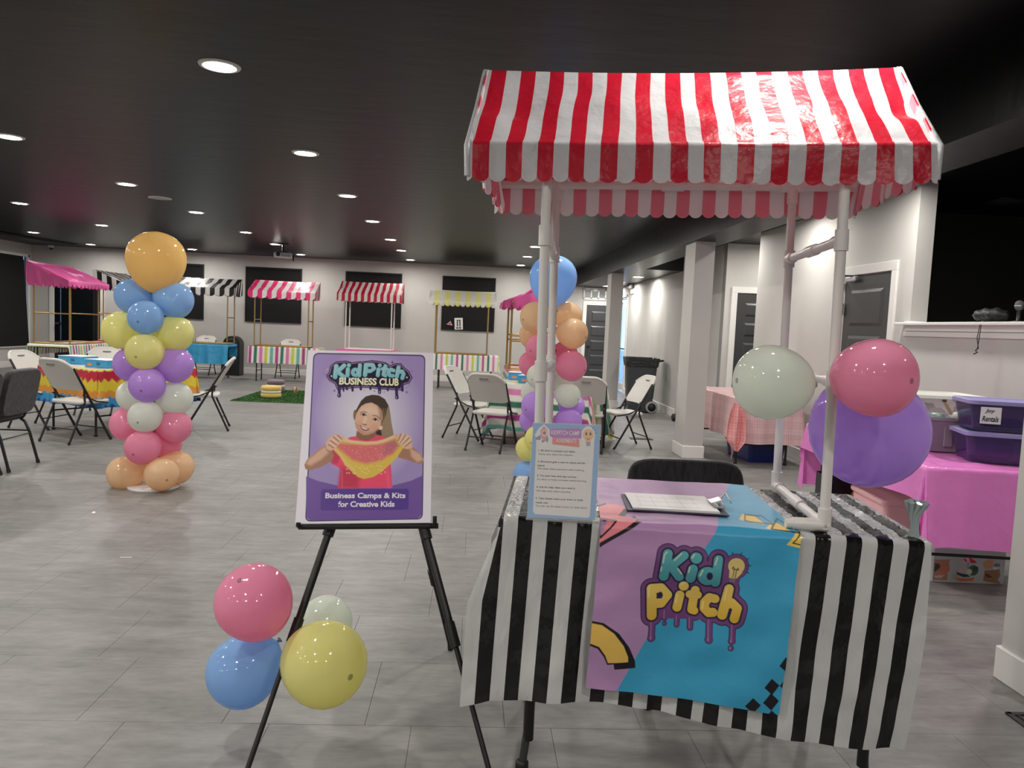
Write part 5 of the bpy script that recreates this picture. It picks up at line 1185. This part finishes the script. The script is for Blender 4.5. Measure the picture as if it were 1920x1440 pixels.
for sx in (-1, 1):
    m = MB(); m.lathe([(0, 0), (.05, .0), (.055, .03), (.04, .06), (0, .065)], 16, T=Matrix.Translation((sx*.10, .035, .09)) @ Matrix.Rotation(-1.2, 4, 'X')); m.build('lamp_head', M('grey_lens', (.30, .30, .31), .25), em)
for lab, px, w_, h_, rot, art in (('white drawing taped to the black window shade under the yellow stall', 860, .20, .28, -.06, 1), ('small pink paper triangle taped to the black window shade', 843, .15, .11, 0, 0)):
    c = at(px, 607 if art else 606, 18.066)
    t = thing('paper_sheet', lab, 'paper', c, 0)
    T = Matrix.Rotation(rot, 4, 'Y'); m = MB()
    if art: m.box((0, 0, 0), (w_, .002, h_), T=T); m.build('sheet', M('white_paper', 0), t); m = MB(); m.box((-.03, -.002, .01), (.03, .002, .15), T=T); m.box((.03, -.002, .01), (.03, .002, .15), T=T); m.box((0, -.002, .085), (.09, .002, .02), T=T); m.box((-.035, -.002, -.10), (.05, .002, .04), T=T); m.box((.03, -.002, -.10), (.05, .002, .04), T=T); m.build('drawing', M('pencil_grey', (.10, .10, .10), .7), t)
    else:
        m.add([(-w_/2, 0, -.03), (w_/2, 0, -h_/2), (.02, 0, h_/2), (-w_/2, .002, -.03), (w_/2, .002, -h_/2), (.02, .002, h_/2)], [(0, 1, 2), (5, 4, 3), (0, 3, 4, 1), (1, 4, 5, 2), (2, 5, 3, 0)]); m.build('sheet', M('pink_paper', (220, 170, 180), .6), t)
        m = MB(); m.add([(-.02, -.0015, -.02), (.03, -.0015, -.025), (.012, -.0015, .022), (-.02, -.0005, -.02), (.03, -.0005, -.025), (.012, -.0005, .022)], [(0, 1, 2), (5, 4, 3), (0, 3, 4, 1), (1, 4, 5, 2), (2, 5, 3, 0)]); m.build('drawing', M('maroon_print', (110, 40, 60), .6), t)
ps = thing('party_speaker', 'tall black rounded-top speaker behind the blue table by the back wall', 'speaker', (-5.50, 17.45, 0))
m = MB(); m.prism([(-.19, 0), (.19, 0)] + [(.19*math.cos(a), .71+.19*math.sin(a)) for a in np.linspace(0, PI, 14)], -.16, .16, T=Matrix.Rotation(PI/2, 4, 'X')); m.build('cabinet', M('speaker_black', (.012, .012, .013), .45), ps)
for zz, r in ((.72, .13), (.34, .14)):
    m = MB(); m.lathe([(r, 0), (r-.012, .012), (r*.5, -.02), (.03, .0), (0, .005)], 20, T=Matrix.Translation((0, -.162, zz)) @ Matrix.Rotation(PI/2, 4, 'X')); m.build('speaker_cone', M('cone_grey', (.03, .03, .032), .35), ps)
mat_ = thing('turf_mat', 'square green artificial turf mat on the floor by the easel', 'mat', (-2.92, 13.25, 0))
TURF = M('green_turf', (.045, .165, .030), .95, var=(40, .4), bump=(300, 1, (1, 1, 1), .02))
m = MB(); m.box((0, 0, .004), (1.95, 2.1, .008), bev=.003); m.build('mat_base', TURF, mat_)
m = MB(); g_ = random.Random(4)
for i in range(5200):
    x, y = g_.uniform(-.97, .97), g_.uniform(-1.04, 1.04); a = g_.uniform(0, PI); dx, dy = .012*math.cos(a), .012*math.sin(a); lx, ly = g_.uniform(-.012, .012), g_.uniform(-.012, .012)
    m.add([(x-dx, y-dy, .007), (x+dx, y+dy, .007), (x+lx, y+ly, .020)], [(0, 1, 2)])
o = m.build('turf_blades', TURF, mat_); o['kind'] = 'stuff'
def pouf(label, x, y, r, h, c1, c2, z0=.012):
    t = thing('round_cushion', label, 'cushion', (x, y, z0), 0, 'sandwich-shaped floor cushions')
    for k, (a, b) in enumerate(((0, .40), (.58, 1))):
        m = MB(); zc = (a+b)/2*h; hh = (b-a)/2*h
        m.lathe([(0, zc-hh)] + [(r*(.72+.28*math.cos(q)**.6), zc+hh*math.sin(q)) for q in np.linspace(-PI/2+.05, PI/2-.05, 12)] + [(0, zc+hh*1.04)], 28); m.build('cushion_shell', c1, t)
    m = MB(); m.lathe([(0, h*.36)] + [(r*(.72+.26*math.cos(q)**.6), h*.49+h*.14*math.sin(q)) for q in np.linspace(-PI/2+.05, PI/2-.05, 8)] + [(0, h*.62)], 28); m.build('cushion_filling', c2, t)
pouf('yellow round sandwich-shaped cushion at the front of the green turf mat', -3.42, 12.90, .17, .20, M('yellow_plush', (222, 190, 104), .9, sheen=.3), M('cream_plush', (224, 212, 190), .9))
pouf('mauve round sandwich-shaped cushion at the far side of the green turf mat', -3.62, 13.95, .165, .21, M('mauve_plush', (112, 92, 108), .9, sheen=.3), M('cream_plush', 0))
lf = thing('flower_ornament', 'little brown and gold flower ornament on the green turf mat', 'ornament', (-3.08, 13.2, .02))
for i in range(6):
    a = i*PI/3; m = MB(); p0 = Vector((.008*math.cos(a), .008*math.sin(a), .05)); d = Vector((math.cos(a), math.sin(a), 0))
    m.tube([p0, p0+d*.025+Vector((0, 0, .05)), p0+d*.055+Vector((0, 0, .115))], [.008, .018, .003], 6); m.build('petal', M('petal_gold' if i % 2 else 'petal_tan', (170, 130, 96) if i % 2 else (206, 186, 150), .5), lf)
m = MB(); m.lathe([(0, -.008), (.03, -.008), (.03, .0), (.012, .01), (.010, .06), (0, .065)], 10); m.build('stem', M('stem_brown', (90, 62, 40), .6), lf)
# grey rubbish bin on wheels
bn_ = thing('wheeled_bin', 'dark grey wheeled rubbish bin with a black liner beside the wall', 'bin', (2.955, 13.02, 0), -.12)
def rr(w_, d_, z, r=.06): 
    out = []
    for k, (sx, sy) in enumerate(((1, 1), (-1, 1), (-1, -1), (1, -1))):
        for i in range(5): a = k*PI/2+i*PI/8; out.append((sx*(w_/2-r)+r*math.cos(a), sy*(d_/2-r)+r*math.sin(a), z))
    return out
m = MB(); R = [rr(.40, .44, .02), rr(.43, .47, .14), rr(.425, .46, .145), rr(.53, .55, .90), rr(.58, .60, .905), rr(.58, .60, .945), rr(.54, .56, .945), rr(.45, .48, .25)]; n = 20
vs = [p for r in R for p in r]; m.add(vs, [(i*n+j, i*n+(j+1) % n, (i+1)*n+(j+1) % n, (i+1)*n+j) for i in range(len(R)-1) for j in range(n)] + [tuple(range(n))[::-1], tuple(range(7*n, 8*n))]); m.build('bin_body', M('bin_grey', (.045, .052, .058), .45), bn_)
m = MB(); R = [rr(.555, .575, .80), rr(.60, .62, .935), rr(.59, .61, .955), rr(.53, .55, .95), rr(.50, .52, .86)]
vs = [p for r in R for p in r]; m.add(vs, [(i*n+j, i*n+(j+1) % n, (i+1)*n+(j+1) % n, (i+1)*n+j) for i in range(len(R)-1) for j in range(n)], 0, True); m.build('bin_liner', M('black_liner', (.006, .006, .006), .2, spec=.6, bump=(18, .8, (1, 1, 3), .03)), bn_)
m = MB(); m.tube([(.26, -.2, .90), (.36, -.2, .92), (.36, .2, .92), (.26, .2, .90)], .016, 8); m.build('handle', BLKP, bn_)
for y in (-.25, .25):
    T = Matrix.Translation((.20, y, .105)) @ Matrix.Rotation(PI/2, 4, 'X')
    m = MB(); m.lathe([(.07, -.03), (.10, -.03), (.105, -.02), (.105, .02), (.10, .03), (.07, .03)], 22, T=T); wh = m.build('wheel', M('tyre_grey', (.30, .30, .30), .6), bn_)
    m = MB(); m.lathe([(0, -.022), (.072, -.02), (.072, .02), (0, .022)], 18, T=T); m.build('hub', BLKP, wh)
hc = thing('folded_cart', 'folded black hand cart leaning by the wall behind the column', 'cart', (3.42, 11.72, 0), .2)
m = MB()
for x in (-.12, .12): m.tube([(x, 0, .06), (x, .03, .76)], .014, 8)
for zz in (.25, .5, .75): m.tube([(-.12, .01+zz*.03, zz), (.12, .01+zz*.03, zz)], .012, 6)
m.build('cart_frame', BLK, hc); m = MB(); m.box((0, -.06, .02), (.34, .20, .02), bev=.004); m.build('toe_plate', BLK, hc)
for x in (-.17, .17): m = MB(); m.lathe([(0, -.02), (.06, -.02), (.06, .02), (0, .02)], 14, T=Matrix.Translation((x, .04, .062)) @ Matrix.Rotation(PI/2, 4, 'Y')); m.build('wheel', BLKP, hc)
def vent(label, x, y, rz):
    t = thing('floor_vent', label, 'vent', (x, y, 0), rz)
    m = MB()
    for q, d in (((0, .055, .004), (.30, .02, .008)), ((0, -.055, .004), (.30, .02, .008)), ((.14, 0, .004), (.02, .13, .008)), ((-.14, 0, .004), (.02, .13, .008))): m.box(q, d, bev=.002)
    m.build('vent_frame', M('vent_black', (.02, .02, .02), .4), t)
    for i in range(9): m = MB(); m.box((-.112+.028*i, 0, .003), (.012, .092, .005)); m.build('slat', M('vent_black', 0), t)
vent('black floor vent beside the white chair near the grey bin', 2.24, 9.62, 0)
vent('black floor vent by the foot of the nearest column', 2.245, 2.60, .0)
# on the half wall ledge
bagc = Vector((3.86, 5.42, 1.585))
bg2 = thing('drawstring_bag', 'slumped black drawstring bag lying on the half wall ledge', 'bag', bagc)
m = MB(); n1, n2 = 22, 16; vs = []
for i in range(n1+1):
    f = i/n1; yy = .33*(.5-f); R = math.sin(min(1, f*1.15+.08)*PI)**.6 if f < .85 else math.sin(min(1, f*1.15+.08)*PI)**.6
    env = max(.05, min(1, 3.2*f+.10, 2.6*(1-f)+.45))
    for k in range(n2):
        a = 2*PI*k/n2; zz = .058+.058*env*math.sin(a)
        vs.append((.085*env*math.cos(a)+.006*math.sin(f*31+k), -yy, max(.002, zz*(.9 if math.sin(a) > 0 else 1)+.008*math.sin(f*17+k*2)*env)))
fs = [(i*n2+k, i*n2+(k+1) % n2, (i+1)*n2+(k+1) % n2, (i+1)*n2+k) for i in range(n1) for k in range(n2)]
m.add(vs, fs + [tuple(range(n2))[::-1], tuple(range(n1*n2, n1*n2+n2))], 0, True); m.build('bag_body', M('black_nylon', (.008, .008, .009), .55, bump=(25, .4)), bg2)
m = MB()
for dx in (0, .012): m.tube([(-.05, -.09+dx, .02), (-.135, -.10+dx, .006), (-.148, -.10+dx, -.02), (-.150, -.095+dx*2, -.12), (-.150, -.085-dx, -.20)], .003, 5)
m.tube([(-.150, -.085, -.20), (-.150, -.065, -.215), (-.150, -.09, -.225), (-.150, -.05, -.24)], .005, 5); m.build('cord', BLK, bg2)
for i, y in enumerate((5.20, 5.05)):
    mc = thing('microphone', ('grey-headed microphone standing behind the black bag' if i == 0 else 'grey-headed microphone at the frame edge beside the other one'), 'microphone', (3.90, y, 1.584))
    m = MB(); m.lathe([(0, .0), (.045, .0), (.045, .01), (.014, .016), (.014, .09), (.02, .095), (.0, .096)], 16); m.build('mic_handle', BLKP, mc)
    m = MB(); m.lathe([(.020, .092), (.030, .11), (.032, .128), (.026, .148), (.014, .158), (0, .161)], 18); m.build('mic_grille', M('mic_grey', (.12, .12, .12), .5, metal=.3, bump=(400, .6)), mc)
    m = MB(); m.lathe([(.0315, .118), (.034, .122), (.0315, .126)], 18); m.build('mic_band', STEEL, mc)
crd = thing('paper_card', 'small white card lying at the far end of the half wall ledge', 'card', (3.80, 6.28, 1.5845), .3)
m = MB(); m.box((0, 0, .004), (.10, .16, .006), bev=.002); m.build('card', M('white_paper', 0), crd); m = MB(); m.box((0, .02, .0085), (.06, .09, .002)); m.build('card_fold', BXW, crd)
lb = thing('carton', 'low yellow carton on the floor before the panelled door in the aisle', 'box', (2.95, 17.2, 0))
m = MB(); m.box((0, 0, .06), (.55, .4, .12), bev=.004); m.build('carton_body', M('yellow_carton', (206, 166, 84), .6), lb); m = MB(); m.box((0, 0, .124), (.56, .41, .008), bev=.002); m.build('carton_lid', BXW, lb)

for i, (px, py) in enumerate(((175, 962), (236, 1046))):
    sc_ = thing('paper_scrap', ('tiny white paper scrap lying on the floor below the balloon column' if i == 0 else 'thin curl of white ribbon lying on the bare floor'), 'scrap', atz(px, py, .0))
    m = MB()
    if i == 0: m.add([(-.012, 0, .001), (.01, -.008, .001), (.014, .006, .006), (-.006, .012, .008), (-.012, 0, .002), (.01, -.008, .002), (.014, .006, .007), (-.006, .012, .009)], [(3, 2, 1, 0), (4, 5, 6, 7), (0, 1, 5, 4), (1, 2, 6, 5), (2, 3, 7, 6), (3, 0, 4, 7)])
    else: m.tube([(-.03, 0, .002), (-.01, -.006, .003), (.01, -.004, .003), (.03, .004, .002)], .0025, 5)
    m.build('scrap', M('white_paper', 0), sc_)
